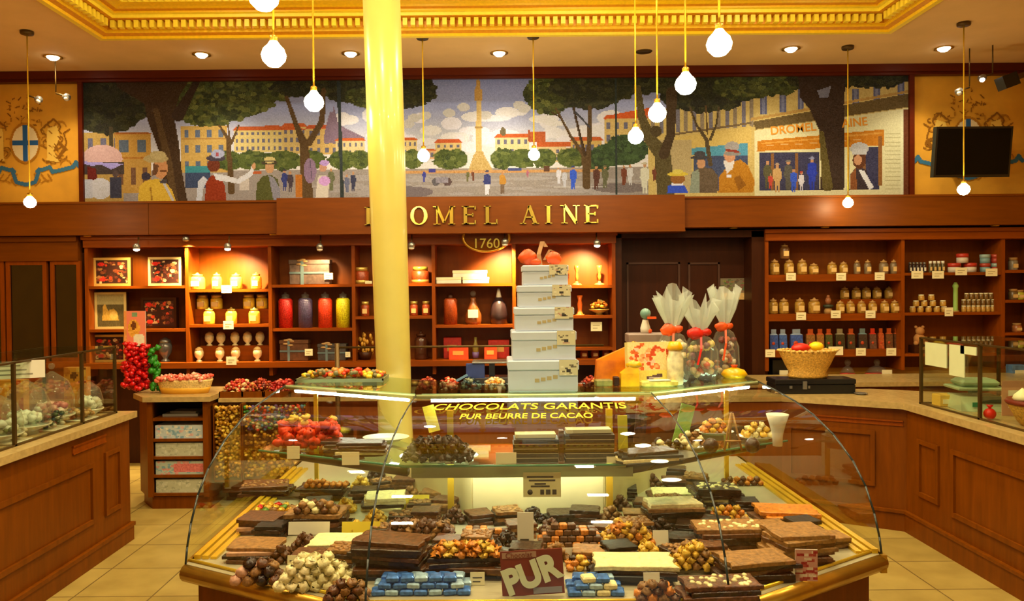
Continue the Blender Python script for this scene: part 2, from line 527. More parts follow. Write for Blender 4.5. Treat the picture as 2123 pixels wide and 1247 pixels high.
# ---------------------------------------------------------------- the mural
cv = Canvas(180, 165, 1883, 420, 852, 128, (140, 144, 168), slope=0)
SK = [(138, 143, 172), (160, 163, 182), (205, 200, 190), (232, 222, 196), (240, 228, 198)]
yy = (cv.Y - 165) / 215
for ch in range(3):
    cv.a[:, :, ch] = np.interp(yy, [0, .3, .55, .75, 1], [k[ch] for k in SK])
R_ = cv.r
for _ in range(60):  # clouds
    x = R_.uniform(700, 1300); y = R_.uniform(235, 330); cv.ell(x, y, R_.uniform(10, 34), R_.uniform(5, 14), (236, 226, 200 + R_.randint(12)), 3)
for x, y in ((862, 250), (885, 245), (935, 240), (965, 228), (1080, 225), (1090, 232), (850, 262), (1010, 245)): cv.ell(x, y, 13, 9, (214, 204, 178), 4)
cv.rect(180, 356, 1883, 425, (160, 146, 124), 4)                         # plaza
for _ in range(50): cv.ell(R_.uniform(700, 1300), R_.uniform(368, 412), R_.uniform(20, 60), 3, (172, 160, 140), 3)
cv.ell(850, 405, 50, 12, (118, 104, 96), 3); cv.ell(1290, 400, 60, 10, (124, 110, 98), 3)
cv.rect(1150, 396, 1260, 399, (205, 195, 170))
def house(x0, y0, x1, y1, wall, roof, win, nx, ny, rh=6, ws=.42, wc=(108, 104, 112)):
    cv.rect(x0, y0, x1, y1, wall, 6)
    if roof: cv.poly([(x0 - 3, y0), (x0 + 5, y0 - rh), (x1 - 5, y0 - rh), (x1 + 3, y0)], roof, 8)
    dx = (x1 - x0) / nx; dy = (y1 - y0) / ny
    for i in range(nx):
        for j in range(ny):
            cv.rect(x0 + dx * (i + .5 - ws / 2), y0 + dy * (j + .25), x0 + dx * (i + .5 + ws / 2), y0 + dy * (j + .75), wc, 8)
RF = (202, 92, 36)
house(180, 275, 260, 420, (196, 156, 74), None, 1, 3, 3)
house(380, 262, 475, 360, (206, 164, 78), None, 1, 4, 3, wc=(96, 108, 118))
cv.rect(382, 288, 475, 291, (176, 124, 56)); cv.rect(388, 347, 440, 361, (60, 140, 132)); cv.rect(388, 361, 440, 392, (58, 72, 92), 6)
house(243, 278, 318, 330, (204, 150, 58), (176, 100, 34), 1, 2, 1, 3, .5, (92, 104, 106))
house(243, 330, 318, 402, (198, 148, 62), (186, 120, 40), 1, 3, 1, 3, .4, (120, 80, 50))
house(490, 272, 590, 318, (224, 196, 112), RF, 1, 9, 3, 7); house(590, 266, 640, 322, (218, 184, 104), RF, 1, 4, 3, 8)
house(640, 270, 706, 325, (212, 172, 92), (196, 84, 40), 1, 4, 3, 8); cv.poly([(520, 272), (560, 262), (620, 266), (640, 272)], RF, 6)
cv.poly([(676, 285), (684, 250), (690, 234), (694, 238), (697, 224), (701, 240), (706, 262), (760, 290), (760, 300), (676, 300)], (136, 110, 118), 5)
house(700, 296, 760, 330, (224, 196, 128), RF, 1, 5, 2, 6)
house(838, 296, 868, 330, (226, 194, 116), RF, 1, 3, 2, 5); house(905, 303, 960, 330, (224, 190, 112), (208, 90, 40), 1, 4, 2, 9)
house(880, 318, 905, 336, (222, 170, 110), RF, 1, 2, 1, 4)
house(1030, 292, 1100, 330, (228, 202, 132), RF, 1, 5, 2, 8); cv.ell(1046, 280, 6, 9, (110, 96, 60))
cv.rect(1100, 280, 1134, 303, (190, 90, 40), 10); cv.rect(1098, 276, 1102, 300, (170, 80, 40)); cv.rect(1115, 303, 1200, 312, RF, 8)
house(1115, 312, 1175, 330, (226, 196, 128), None, 1, 4, 1); house(1150, 315, 1215, 345, (222, 190, 124), None, 1, 4, 2)
house(1185, 300, 1250, 330, (214, 172, 88), RF, 1, 5, 1, 8)
house(1255, 255, 1345, 310, (214, 178, 98), (208, 88, 34), 1, 5, 2, 9); cv.poly([(1255, 256), (1262, 248), (1350, 232), (1350, 248)], (214, 88, 30), 6)
# tree belt of the square
G1 = [(86, 98, 40), (72, 84, 34), (108, 116, 52), (60, 74, 34)]
for x, rx in ((480, 30), (530, 40), (590, 40), (650, 28), (715, 30), (750, 22), (858, 22), (925, 22), (948, 24), (1045, 26), (1085, 28), (1130, 26), (1185, 28)):
    cv.leaves(x, 336, rx, 20, G1, 26, 6)
for x, y, rx, ry in ((1270, 330, 42, 24), (1300, 320, 44, 32), (1240, 345, 30, 18)): cv.leaves(x, y, rx, ry, [(56, 78, 40), (70, 94, 48), (44, 62, 36)], 40, 7)
cv.rect(838, 360, 1250, 366, (206, 150, 84), 12)
# obelisk fountain
cv.poly([(974, 360), (984, 330), (990, 320), (1003, 320), (1010, 335), (1024, 360)], (204, 168, 92), 14)
cv.poly([(990, 320), (991, 200), (1001, 200), (1002, 320)], (222, 184, 104), 8); cv.rect(987, 190, 1003, 214, (200, 150, 70), 10)
cv.poly([(990, 190), (992, 172), (998, 168), (1000, 190)], (196, 146, 66), 8); cv.rect(988, 268, 1004, 272, (176, 138, 70))
# facades right of the square
cv.poly([(1345, 240), (1410, 232), (1560, 205), (1883, 170), (1883, 420), (1345, 420)], (214, 182, 96), 5)
for i, x in enumerate(range(1352, 1570, 17)):
    cv.rect(x, 236 - i * 1.6, x + 8, 288 - i * 1.2, (124, 116, 116) if i % 2 else (150, 130, 96), 8)
cv.poly([(1400, 291), (1560, 268), (1560, 264), (1400, 287)], (120, 96, 60))
cv.poly([(1400, 296), (1560, 272), (1560, 320), (1400, 330)], (222, 186, 92), 5)
for i, x in enumerate((1578, 1618, 1655, 1768, 1812, 1862)):
    y = 207 - i * 5 if i < 3 else 196 - (i - 3) * 7
    cv.rect(x, y, x + 13, y + 42, (98, 100, 118), 10); cv.rect(x + 4, y, x + 9, y + 42, (132, 132, 140), 8)
cv.poly([(1558, 262), (1883, 206), (1883, 201), (1558, 256)], (196, 150, 70)); cv.poly([(1562, 264), (1883, 208), (1883, 236), (1568, 280)], (106, 84, 42), 4)
cv.poly([(1566, 282), (1883, 238), (1883, 420), (1566, 420)], (232, 218, 148), 4)
for y in range(290, 410, 9): cv.rect(1836, y, 1868, y + 1.6, (198, 184, 118))
cv.rect(1868, 240, 1874, 420, (238, 226, 160)); cv.rect(1874, 240, 1883, 420, (110, 52, 24))
cv.poly([(1572, 304), (1832, 282), (1834, 316), (1570, 326)], (206, 124, 22), 8); cv.poly([(1580, 308), (1830, 288), (1830, 291), (1580, 311)], (228, 160, 60))
for i in range(7): cv.rect(1590 + i * 30, 313 - i * 1.6, 1606 + i * 30, 315 - i * 1.6, (226, 176, 96))
cv.rect(1575, 328, 1700, 408, (58, 56, 74), 8); cv.rect(1780, 318, 1824, 408, (56, 54, 74), 8); cv.rect(1822, 296, 1830, 400, (150, 96, 40))
for x in (1600, 1650, 1790): cv.rect(x, 330, x + 5, 408, (140, 92, 44))
cv.poly([(1436, 318), (1552, 308), (1552, 338), (1436, 332)], (84, 154, 160), 6); cv.rect(1440, 334, 1552, 408, (66, 76, 96), 8)
cv.rect(1362, 300, 1436, 412, (196, 170, 108), 6)
# big plane trees
BK = (66, 44, 24); BK2 = (92, 66, 34)
D1 = [(48, 48, 26), (40, 42, 24), (60, 60, 30), (36, 36, 24)]; D2 = [(62, 66, 28), (84, 86, 34), (48, 54, 26), (72, 80, 34), (104, 106, 44)]
cv.leaves(225, 205, 90, 72, D1, 220, 10); cv.leaves(300, 190, 60, 40, D1, 120, 10)
cv.rect(232, 262, 240, 310, (74, 62, 36))
cv.leaves(470, 200, 110, 50, D2, 300, 9); cv.leaves(440, 235, 60, 28, D2, 120, 8); cv.leaves(560, 185, 70, 26, D2, 120, 9); cv.leaves(640, 180, 70, 22, D1, 120, 9)
cv.leaves(735, 185, 60, 32, D1, 120, 8); cv.leaves(840, 192, 68, 36, D1, 170, 8); cv.leaves(760, 205, 40, 18, D2, 60, 7)
cv.leaves(1150, 200, 62, 36, D2, 120, 8); cv.leaves(1220, 195, 80, 38, D1, 200, 8); cv.leaves(1140, 222, 32, 22, D2, 60, 8); cv.leaves(1270, 190, 50, 28, D1, 90, 8)
cv.leaves(1340, 180, 60, 22, D1, 90, 8); cv.leaves(1460, 200, 90, 42, D1, 240, 9); cv.leaves(1590, 182, 80, 26, D2, 160, 8); cv.leaves(1540, 192, 60, 26, D2, 90, 8)
cv.leaves(1720, 176, 90, 18, D1, 120, 8); cv.leaves(1820, 176, 60, 18, D1, 70, 8); cv.leaves(1700, 200, 22, 22, D1, 40, 8)
cv.poly([(288, 165), (400, 165), (378, 200), (366, 240), (376, 300), (380, 350), (392, 420), (345, 420), (340, 330), (312, 250), (306, 215), (250, 180), (248, 168)], BK, 6)
cv.line([(375, 240), (395, 205), (418, 165)], [26, 18, 12], (56, 38, 26), 4); cv.line([(330, 230), (352, 330), (365, 420)], [12, 16, 14], BK2, 6)
cv.line([(600, 205), (618, 260), (634, 300), (640, 410)], [8, 10, 18, 24], BK2, 6); cv.line([(676, 190), (672, 255), (645, 300)], [10, 12, 14], BK2, 6)
cv.line([(460, 262), (478, 290), (483, 400)], [4, 8, 14], BK2, 6); cv.line([(500, 262), (484, 300)], [3, 6], BK2, 5); cv.line([(478, 262), (482, 300)], [3, 5], BK2, 5)
cv.line([(1155, 232), (1185, 290), (1212, 330), (1218, 395)], [4, 6, 9, 16], BK2, 6); cv.line([(1225, 230), (1224, 300), (1218, 395)], [7, 9, 14], BK2, 6)
cv.line([(1192, 232), (1205, 290), (1215, 330)], [5, 5, 7], BK, 5); cv.line([(1195, 240), (1225, 272)], 4, (60, 62, 66)); cv.line([(1146, 240), (1165, 252)], 3, BK)
cv.line([(1325, 190), (1332, 250), (1350, 300), (1375, 330), (1382, 412)], [12, 16, 24, 34, 36], (92, 78, 40), 9); cv.line([(1395, 200), (1392, 290), (1378, 330)], [22, 18, 22], (72, 52, 30), 7)
cv.ell(1362, 282, 12, 12, (78, 62, 34), 8)
cv.line([(1432, 232), (1446, 270), (1466, 300), (1474, 352)], [4, 5, 8, 9], (86, 68, 40), 6); cv.line([(1492, 232), (1486, 270), (1474, 300)], [3, 4, 6], (86, 68, 40), 6); cv.line([(1465, 230), (1468, 290)], 3, BK2)
cv.poly([(1655, 165), (1755, 165), (1750, 230), (1752, 300), (1750, 408), (1700, 408), (1706, 330), (1700, 285), (1680, 240), (1660, 215)], (58, 40, 28), 7)
cv.line([(1704, 290), (1716, 400)], [10, 22], (98, 82, 34), 10); cv.poly([(1695, 200), (1724, 190), (1718, 214), (1700, 214)], (130, 128, 130))
# people
def fig(x, y0, y1, coat, hat=None, legs=None, w=None, skin=(196, 140, 88), arms=True):
    h = y1 - y0; w = w or h * .30
    cv.poly([(x - w * .5, y0 + h * .5), (x - w * .42, y0 + h * .22), (x - w * .12, y0 + h * .17), (x + w * .12, y0 + h * .17), (x + w * .42, y0 + h * .22), (x + w * .5, y0 + h * .52), (x + w * .3, y0 + h * .62), (x - w * .3, y0 + h * .62)], coat, 6)
    lg = legs or coat
    cv.poly([(x - w * .32, y0 + h * .58), (x + w * .32, y0 + h * .58), (x + w * .25, y1), (x + w * .04, y1), (x, y0 + h * .7), (x - w * .04, y1), (x - w * .25, y1)], lg, 5)
    cv.ell(x, y0 + h * .1, h * .055, h * .075, skin)
    if hat: cv.ell(x, y0 + h * .055, h * .09, h * .025, hat); cv.ell(x, y0 + h * .03, h * .055, h * .04, hat)
for a in ((593, 355, 400, (50, 60, 110), (60, 50, 60)), (605, 358, 402, (70, 56, 60), None), (690, 352, 400, (110, 110, 70), None), (722, 366, 404, (110, 112, 122), None),
          (735, 360, 402, (58, 60, 78), None), (1012, 360, 412, (52, 60, 110), (70, 70, 90), (232, 226, 210)), (1044, 362, 410, (200, 140, 50), None, (120, 96, 70)),
          (972, 360, 384, (110, 106, 60), None), (983, 360, 382, (112, 60, 40), None), (1160, 355, 390, (220, 214, 200), None), (1190, 352, 402, (48, 90, 190), (60, 70, 110)),
          (1172, 360, 398, (200, 196, 184), None), (1238, 352, 402, (92, 52, 40), None), (1256, 352, 400, (106, 104, 68), (120, 110, 70)), (1295, 352, 394, (120, 60, 36), None),
          (1308, 350, 394, (214, 206, 184), None), (1338, 346, 412, (222, 214, 172), (200, 186, 140)), (1358, 356, 386, (120, 60, 40), None), (882, 358, 384, (66, 70, 140), None),
          (1096, 358, 376, (180, 100, 110), None), (1592, 344, 404, (90, 84, 50), None), (1612, 350, 412, (206, 160, 90), (180, 150, 110)), (1635, 344, 408, (90, 84, 66), (120, 110, 90)),
          (1646, 362, 412, (54, 88, 176), None), (1662, 368, 410, (222, 210, 190), (176, 60, 40)), (1684, 338, 408, (40, 60, 150), (150, 150, 160)), (1598, 372, 404, (200, 70, 50), None)):
    fig(*a)
cv.ell(906, 384, 8, 8, (96, 90, 86), 10); cv.ell(930, 384, 9, 9, (92, 70, 64), 10); cv.rect(905, 374, 932, 386, (150, 140, 136), 16)
cv.rect(1130, 352, 1142, 364, (96, 60, 40)); cv.rect(1055, 356, 1083, 362, (70, 80, 120)); cv.rect(892, 356, 905, 364, (60, 60, 130))
cv.rect(500, 368, 520, 398, (206, 190, 160), 8); cv.rect(615, 366, 629, 414, (190, 110, 34), 8); cv.rect(523, 358, 546, 364, (190, 90, 40))
# parasol and lady at the left edge, moustached man in yellow, waiter, man in green, lady with parasol
cv.ell(217, 330, 42, 30, (222, 176, 150), 4); cv.rect(175, 336, 262, 362, (70, 56, 48), 6); cv.poly([(180, 335), (262, 340), (235, 352), (215, 342), (195, 344), (180, 340)], (176, 160, 200), 6)
cv.poly([(186, 345), (204, 350), (206, 376), (186, 384)], (110, 30, 24), 6); cv.ell(212, 392, 24, 22, (222, 216, 196), 8); cv.rect(180, 372, 196, 412, (210, 206, 192), 6)
cv.rect(232, 368, 256, 412, (62, 62, 72), 6); cv.ell(244, 362, 6, 8, (90, 70, 60))
cv.poly([(290, 420), (292, 388), (306, 376), (330, 372), (346, 378), (360, 396), (368, 420)], (218, 172, 48), 8); cv.line([(345, 384), (362, 418)], 5, (196, 186, 164)); cv.line([(316, 392), (318, 416)], 3, (160, 112, 30))
cv.ell(337, 350, 15, 22, (208, 142, 82), 6); cv.poly([(322, 340), (334, 344), (330, 362), (320, 366)], (110, 70, 40)); cv.ell(343, 356, 7, 2.6, (120, 70, 34)); cv.poly([(334, 376), (350, 374), (350, 382), (336, 382)], (70, 62, 62))
cv.ell(328, 330, 26, 9, (190, 166, 100), 6); cv.ell(332, 323, 17, 9, (206, 180, 110), 5); cv.ell(307, 367, 10, 8, (56, 48, 58))
cv.poly([(428, 420), (430, 382), (442, 366), (462, 368), (470, 390), (472, 420)], (148, 48, 16), 6); cv.poly([(410, 420), (414, 380), (426, 368), (434, 376), (424, 396), (422, 420)], (206, 204, 190), 6)
cv.poly([(446, 362), (470, 366), (496, 374), (520, 360), (526, 346), (532, 350), (526, 368), (500, 384), (474, 380), (452, 376)], (222, 216, 196), 5); cv.ell(530, 348, 4, 7, (206, 150, 96))
cv.ell(447, 345, 13, 14, (110, 46, 24), 6); cv.ell(452, 330, 20, 7, (66, 58, 66)); cv.ell(456, 321, 14, 9, (170, 170, 176), 10); cv.rect(452, 318, 458, 326, (170, 80, 80))
cv.poly([(533, 420), (536, 384), (548, 368), (566, 366), (580, 376), (584, 420)], (84, 84, 34), 6); cv.poly([(560, 366), (572, 372), (584, 396), (584, 420), (570, 420)], (140, 134, 130), 6)
cv.ell(563, 350, 9, 13, (206, 152, 96)); cv.ell(562, 341, 17, 4, (70, 60, 40)); cv.ell(563, 335, 12, 7, (216, 190, 110)); cv.rect(552, 336, 575, 339, (60, 52, 46))
cv.ell(646, 358, 13, 26, (146, 116, 130), 5); cv.line([(646, 336), (650, 380)], 1.5, (96, 80, 90))
cv.poly([(656, 420), (660, 384), (664, 368), (680, 368), (686, 384), (682, 420)], (222, 206, 170), 5); cv.ell(673, 352, 8, 9, (206, 150, 110)); cv.ell(676, 342, 10, 6, (190, 150, 190), 8); cv.ell(676, 380, 12, 10, (216, 160, 196), 8)
# right-hand group
cv.poly([(1384, 412), (1386, 396), (1400, 392), (1420, 396), (1428, 412)], (52, 84, 186), 6); cv.rect(1394, 390, 1418, 396, (236, 230, 214)); cv.ell(1406, 382, 15, 11, (160, 100, 40), 5); cv.ell(1406, 372, 21, 5, (228, 196, 60)); cv.ell(1406, 367, 11, 5, (232, 206, 84))
cv.poly([(1432, 412), (1434, 372), (1450, 358), (1476, 360), (1490, 376), (1488, 412)], (104, 84, 58), 6); cv.poly([(1430, 412), (1436, 368), (1450, 362), (1452, 412)], (146, 152, 118), 6)
cv.ell(1455, 350, 9, 11, (206, 150, 96)); cv.ell(1452, 338, 20, 4, (64, 62, 62)); cv.ell(1452, 331, 12, 7, (72, 68, 66))
cv.poly([(1490, 412), (1492, 378), (1512, 352), (1536, 342), (1552, 356), (1566, 388), (1562, 412)], (192, 124, 24), 8); cv.poly([(1522, 380), (1534, 376), (1548, 396), (1532, 408)], (150, 92, 16)); cv.poly([(1500, 344), (1524, 344), (1520, 362), (1508, 372)], (232, 220, 190))
cv.ell(1514, 334, 12, 14, (214, 150, 100), 4); cv.ell(1520, 330, 17, 5, (150, 140, 120)); cv.ell(1519, 316, 15, 11, (168, 158, 138), 6); cv.poly([(1506, 320), (1534, 324), (1534, 329), (1506, 325)], (150, 50, 34)); cv.rect(1508, 374, 1518, 380, (232, 226, 206))
cv.poly([(1762, 408), (1764, 374), (1776, 360), (1796, 366), (1806, 408)], (58, 44, 44), 4); cv.poly([(1764, 408), (1762, 378), (1774, 362), (1778, 408)], (140, 80, 36), 5); cv.poly([(1780, 366), (1792, 368), (1812, 404), (1802, 408)], (236, 228, 200), 4)
cv.ell(1782, 346, 14, 18, (96, 50, 24), 4); cv.ell(1779, 346, 8, 11, (212, 150, 96)); cv.ell(1782, 322, 19, 13, (196, 190, 168), 6); cv.rect(1768, 322, 1798, 334, (206, 200, 176), 4)
# flag poles / panel joints
cv.line([(707, 165), (712, 420)], 7, (44, 54, 50)); cv.line([(1279, 165), (1279, 412)], 5, (40, 52, 46)); cv.line([(1758, 165), (1760, 410)], 2, (120, 86, 40))
cv.a *= np.array([.80, .87, 1.12])
cv.a += cv.r.normal(0, 4.5, cv.a.shape[:2])[:, :, None]
mu = thing('mural', 'long painted mural of a tree lined city square above the wooden beam', 'mural', (0, 7.96, 2.66))
MX0, MX1, MZ0, MZ1 = -4.19, 4.285, 0.015, 1.265
cv.on('painting', (MX0, 0, MZ1), (MX1, 0, MZ1), (MX0, 0, MZ0), VC, mu)
MB().box(MX0, .004, MZ0 - .06, MX1, .036, MZ1).build('backing_board', DARKW, mu)
def mxy(px, py):
    return Vector((MX0 + (px - 180) / 1703 * (MX1 - MX0), -.003, MZ1 - (py - 165) / 255 * (MZ1 - MZ0)))
p = mxy(1645, 280); p2 = mxy(1772, 268)
FR = Matrix.Rotation(PI / 2, 4, 'X')
ORL = mat('painted_orange_lettering', (190, 128, 24), .6)
text_on('DROMEL', .12, 'lettering', ORL, mu, Matrix.Translation(p) @ Matrix.Rotation(math.radians(-5), 4, 'Y') @ FR, .001, off=.002)
text_on('AINE', .12, 'lettering', ORL, mu, Matrix.Translation(p2) @ Matrix.Rotation(math.radians(-5), 4, 'Y') @ FR, .001, off=.002)

# ---------------------------------------------------------------- painted coats of arms on the ochre walls
def crest(cx, zc, label, s=1.0):
    k = Canvas(-125, -125, 125, 95, 150, 132, (0, 0, 0), seed=4); BR = (134, 88, 22); BR2 = (170, 116, 30); LT = (226, 190, 90)
    r = np.random.RandomState(3)
    for sd in (-1, 1):   # rampant beasts as masses of scrollwork
        for _ in range(26):
            x = sd * r.uniform(34, 84); y = r.uniform(-52, 40); a = r.uniform(0, 6.3); q = r.uniform(5, 13)
            pts = [(x + q * math.cos(a + t * .8), y + q * math.sin(a + t * .8) * .8) for t in range(5)]
            k.line(pts, 2.2, BR if r.rand() < .6 else BR2)
        k.line([(sd * 40, -40), (sd * 60, -56), (sd * 74, -40), (sd * 62, -16), (sd * 84, 6), (sd * 66, 26), (sd * 44, 34)], 3.4, BR)
        k.poly([(sd * 46, -36), (sd * 66, -42), (sd * 72, -18), (sd * 58, 10), (sd * 70, 34), (sd * 44, 30)], LT)
        for _ in range(12):
            x = sd * r.uniform(46, 70); y = r.uniform(-36, 30); k.line([(x, y), (x + sd * 6, y + 5)], 2, BR)
        k.line([(sd * 70, 20), (sd * 86, -6), (sd * 80, -26), (sd * 92, -34)], 3, BR)
        for q in (0, 1, 2): k.line([(sd * (18 + q * 14), 58), (sd * (30 + q * 12), 70), (sd * (20 + q * 12), 80 - q * 4)], 2.4, BR2)
        k.line([(sd * 24, 52), (sd * 50, 44), (sd * 56, 54), (sd * 98, 44), (sd * 104, 34), (sd * 112, 44)], 8, (58, 112, 150)); k.line([(sd * 28, 48), (sd * 20, 74), (0, 80)], 8, (54, 106, 148))
    for _ in range(40):   # crown scrollwork
        x = r.uniform(-36, 36); y = r.uniform(-110, -52) + abs(x) * .5; k.line([(x, y), (x + r.uniform(-8, 8), y + r.uniform(-8, 8))], 2.2, BR if r.rand() < .6 else BR2)
    k.ell(0, -6, 31, 42, BR2); k.ell(0, -6, 27, 37, (226, 214, 176), 3); k.put((((k.X) / 27) ** 2 + ((k.Y + 6) / 37) ** 2 <= 1) & ((abs(k.X) < 5) | (abs(k.Y + 6) < 5)), (38, 92, 160))
    o = thing('coat_of_arms', label, 'wall painting', (cx, 7.992, zc))
    w = 250 / F * 7.99 * s; h = 220 / F * 7.99 * s
    k.on('painting', (-w / 2, 0, h * 125 / 220), (w / 2, 0, h * 125 / 220), (-w / 2, 0, -h * 95 / 220), VC, o, True)
p = pix(52, 303, 7.99); crest(p.x, p.z, 'painted coat of arms with a white oval shield and blue cross, fully visible')
p = pix(2008, 290, 7.99); crest(p.x, p.z, 'painted coat of arms mostly hidden behind the black television')

# ---------------------------------------------------------------- gilt capital letters on the beam (cut from strokes, with serifs)
def serif_letter(ch, h, w, loc):
    T, t, sr = h * .19, h * .075, h * .07
    mb = MB(); d = .018
    def bar(x0, z0, x1, z1, th):
        v = Vector((x1 - x0, 0, z1 - z0)); n = Vector((-v.z, 0, v.x)).normalized() * th / 2
        a = [(x0 + n.x, 0, z0 + n.z), (x0 - n.x, 0, z0 - n.z), (x1 - n.x, 0, z1 - n.z), (x1 + n.x, 0, z1 + n.z)]
        vs = a + [(q[0], -d, q[2]) for q in a]; mb.add(vs, [(0, 1, 2, 3), (7, 6, 5, 4), (0, 4, 5, 1), (1, 5, 6, 2), (2, 6, 7, 3), (3, 7, 4, 0)])
    def sf(x, z, l): mb.box(x - l / 2, -d, z, x + l / 2, 0, z + sr * .6)
    zt = h - sr * .6; L = T * 2.1
    x0 = -w / 2 + T * .8; x1 = w / 2 - T * .7
    def arc(cx, cz, rx, rz, a0, a1, n=20):
        vs = []
        for i in range(n + 1):
            a = math.radians(a0 + (a1 - a0) * i / n); th = t + (T - t) * abs(math.cos(a)) ** 1.5
            for q in (0, 1):
                e = th * q
                vs += [(cx + (rx - e) * math.cos(a), yy_, cz + (rz - e * .8) * math.sin(a)) for yy_ in (0, -d)]
        fs = []
        for i in range(n):
            a, b = i * 4, i * 4 + 4; fs += [(a, a + 1, b + 1, b), (a + 1, a + 3, b + 3, b + 1), (a + 3, a + 2, b + 2, b + 3), (a + 2, a, b, b + 2)]
        mb.add(vs, fs)
    if ch in 'ELDRI':
        xs = 0 if ch == 'I' else x0
        bar(xs, 0, xs, h, T); sf(xs, 0, L); sf(xs, zt, L)
    if ch == 'E':
        bar(x0, h - t / 2, x1, h - t / 2, t); bar(x0, t / 2, x1, t / 2, t); bar(x0, h * .52, x1 * .5, h * .52, t)
        bar(x1, 0, x1, h * .22, t); bar(x1, h * .8, x1, h, t); bar(x1 * .5, h * .42, x1 * .5, h * .62, t)
    if ch == 'L': bar(x0, t / 2, x1, t / 2, t); bar(x1, 0, x1, h * .26, t)
    if ch == 'O': arc(0, h / 2, w / 2, h / 2 * 1.02, 0, 360, 36)
    if ch == 'D': arc(x0, h / 2, w * .72, h / 2, -90, 90)
    if ch == 'R': arc(x0, h * .74, w * .58, h * .26, -90, 90); bar(x0 + T * .8, h * .5, x1 + t, 0, T * .85); sf(x1 + t, 0, T * 1.4)
    if ch == 'M': bar(x0, 0, x0, h, t); bar(x1, 0, x1, h, T); bar(x0, h, 0, h * .1, T * .8); bar(0, h * .1, x1, h, t); [sf(q, 0, L) for q in (x0, x1)]; [sf(q, zt, T * 1.5) for q in (x0 - t, x1 + t)]
    if ch == 'N': bar(x0, 0, x0, h, t); bar(x1, 0, x1, h, t); bar(x0, h, x1, 0, T * .9); sf(x0, 0, L * .9); sf(x0 - t, zt, L * .8); sf(x1, zt, L * .9)
    if ch == 'A': bar(x0 * 1.05, 0, 0, h, t); bar(x1 * 1.05, 0, 0, h, T); bar(x0 * .6, h * .36, x1 * .6, h * .36, t); sf(x0 * 1.05, 0, L * .9); sf(x1 * 1.05, 0, L)
    o = mb.build('sign_letter', LETTER); o.location = loc
    return o
words_ = [('D', 776), ('R', 822), ('O', 869), ('M', 921), ('E', 975), ('L', 1020), ('A', 1097), ('I', 1137), ('N', 1182), ('E', 1228)]
for i, (ch, px) in enumerate(words_):
    p = pix(px, 470, 7.455)
    o = serif_letter(ch, .175, {'I': .08, 'M': .19, 'L': .14, 'E': .145}.get(ch, .165), (p.x, 7.457, 2.37))
    nm = 'gilt capital letter %s on the wooden beam' % ch
    if ch == 'E': nm = 'gilt capital letter E on the beam, %s' % ('before the L' if i < 6 else 'last of the sign')
    tag(o, nm, 'letter', 'gilt sign letters on the beam')
p = pix(1008, 490, 7.62)
sg = thing('oval_plaque', 'oval gilt and wooden plaque with the date 1760 under the sign letters', 'plaque', (p.x, 7.62, p.z - .012))
MB().lathe([(.235, 0), (.235, .02), (.22, .028), (.0, .03)], 36, 0, None, Matrix.Rotation(PI / 2, 4, 'X') @ Matrix.Diagonal((1, .62, 1, 1))).build('panel', WOODX, sg)
MB().lathe([(.235, 0), (.245, .015), (.235, .035), (.215, .035), (.215, 0)], 36, 0, None, Matrix.Rotation(PI / 2, 4, 'X') @ Matrix.Diagonal((1, .62, 1, 1))).build('rim', BRASS, sg)
text_on('1760', .135, 'numerals', LETTER, sg, Matrix.Translation((0, -.036, -.066)) @ FR, .006, off=.0008)
# hide nothing: the plaque hangs half below the beam, so it needs a rail to hang from
MB().box(-.1, .0, .0, .1, .03, .03).build('bracket', WOODX, sg)

# ---------------------------------------------------------------- pendants, downlights, spots
def pendant(px, d, zb, zc, label, r=.062):
    x = pix(px, 300, d).x
    t = thing('pendant_lamp', label, 'lamp', (x, d, zb), 0, 'pendant lamps')
    MB().lathe([(.05, zc - zb - .028), (.055, zc - zb - .02), (.055, zc - zb)], 18).build('canopy', BRONZE, t)
    MB().cyl((0, 0, r * 1.5), (0, 0, zc - zb - .02), .006, 6).build('cord', BRASSY, t)
    MB().lathe([(.02, r * .95), (.021, r * 1.5), (.012, r * 1.6)], 12).build('socket', BRASS, t)
    MB().lathe([(r * .05, -r), (r * .5, -r * .88), (r * .9, -r * .45), (r, 0), (r * .85, r * .45), (r * .5, r * .82), (r * .32, r * 1.1)], 20).build('bulb', BULB, t)
pendant(878, 6.90, 2.94, 4.0, 'glowing pendant lamp just right of the pillar, hanging low before the mural', .055)
pendant(1107, 6.90, 2.94, 4.0, 'glowing pendant lamp hanging over the letter A, before the mural', .052)
pendant(1318, 6.1, 2.94, 4.34, 'pendant lamp of the right hand row, farthest from the viewer')
pendant(1363, 5.3, 2.94, 4.34, 'pendant lamp of the right hand row, second farthest')
pendant(1422, 4.55, 2.94, 4.34, 'pendant lamp of the right hand row, second nearest')
pendant(1492, 3.8, 2.94, 4.34, 'pendant lamp of the right hand row, nearest and largest')
pendant(652, 4.9, 2.94, 4.34, 'pendant lamp of the left hand row, lowest in view, left of the pillar')
pendant(570, 3.92, 2.94, 4.34, 'pendant lamp of the left hand row, in the middle')
pendant(551, 3.16, 2.95, 4.34, 'pendant lamp of the left hand row, cut by the top edge of the photo')
pendant(60, 6.68, 2.53, 4.0, 'pendant lamp in front of the left coat of arms', .05)
pendant(1758, 7.3, 2.53, 4.0, 'pendant lamp hanging before the mural\'s right end, over the beam', .048)
pendant(1998, 6.67, 2.57, 4.0, 'pendant lamp hanging in front of the television', .05)
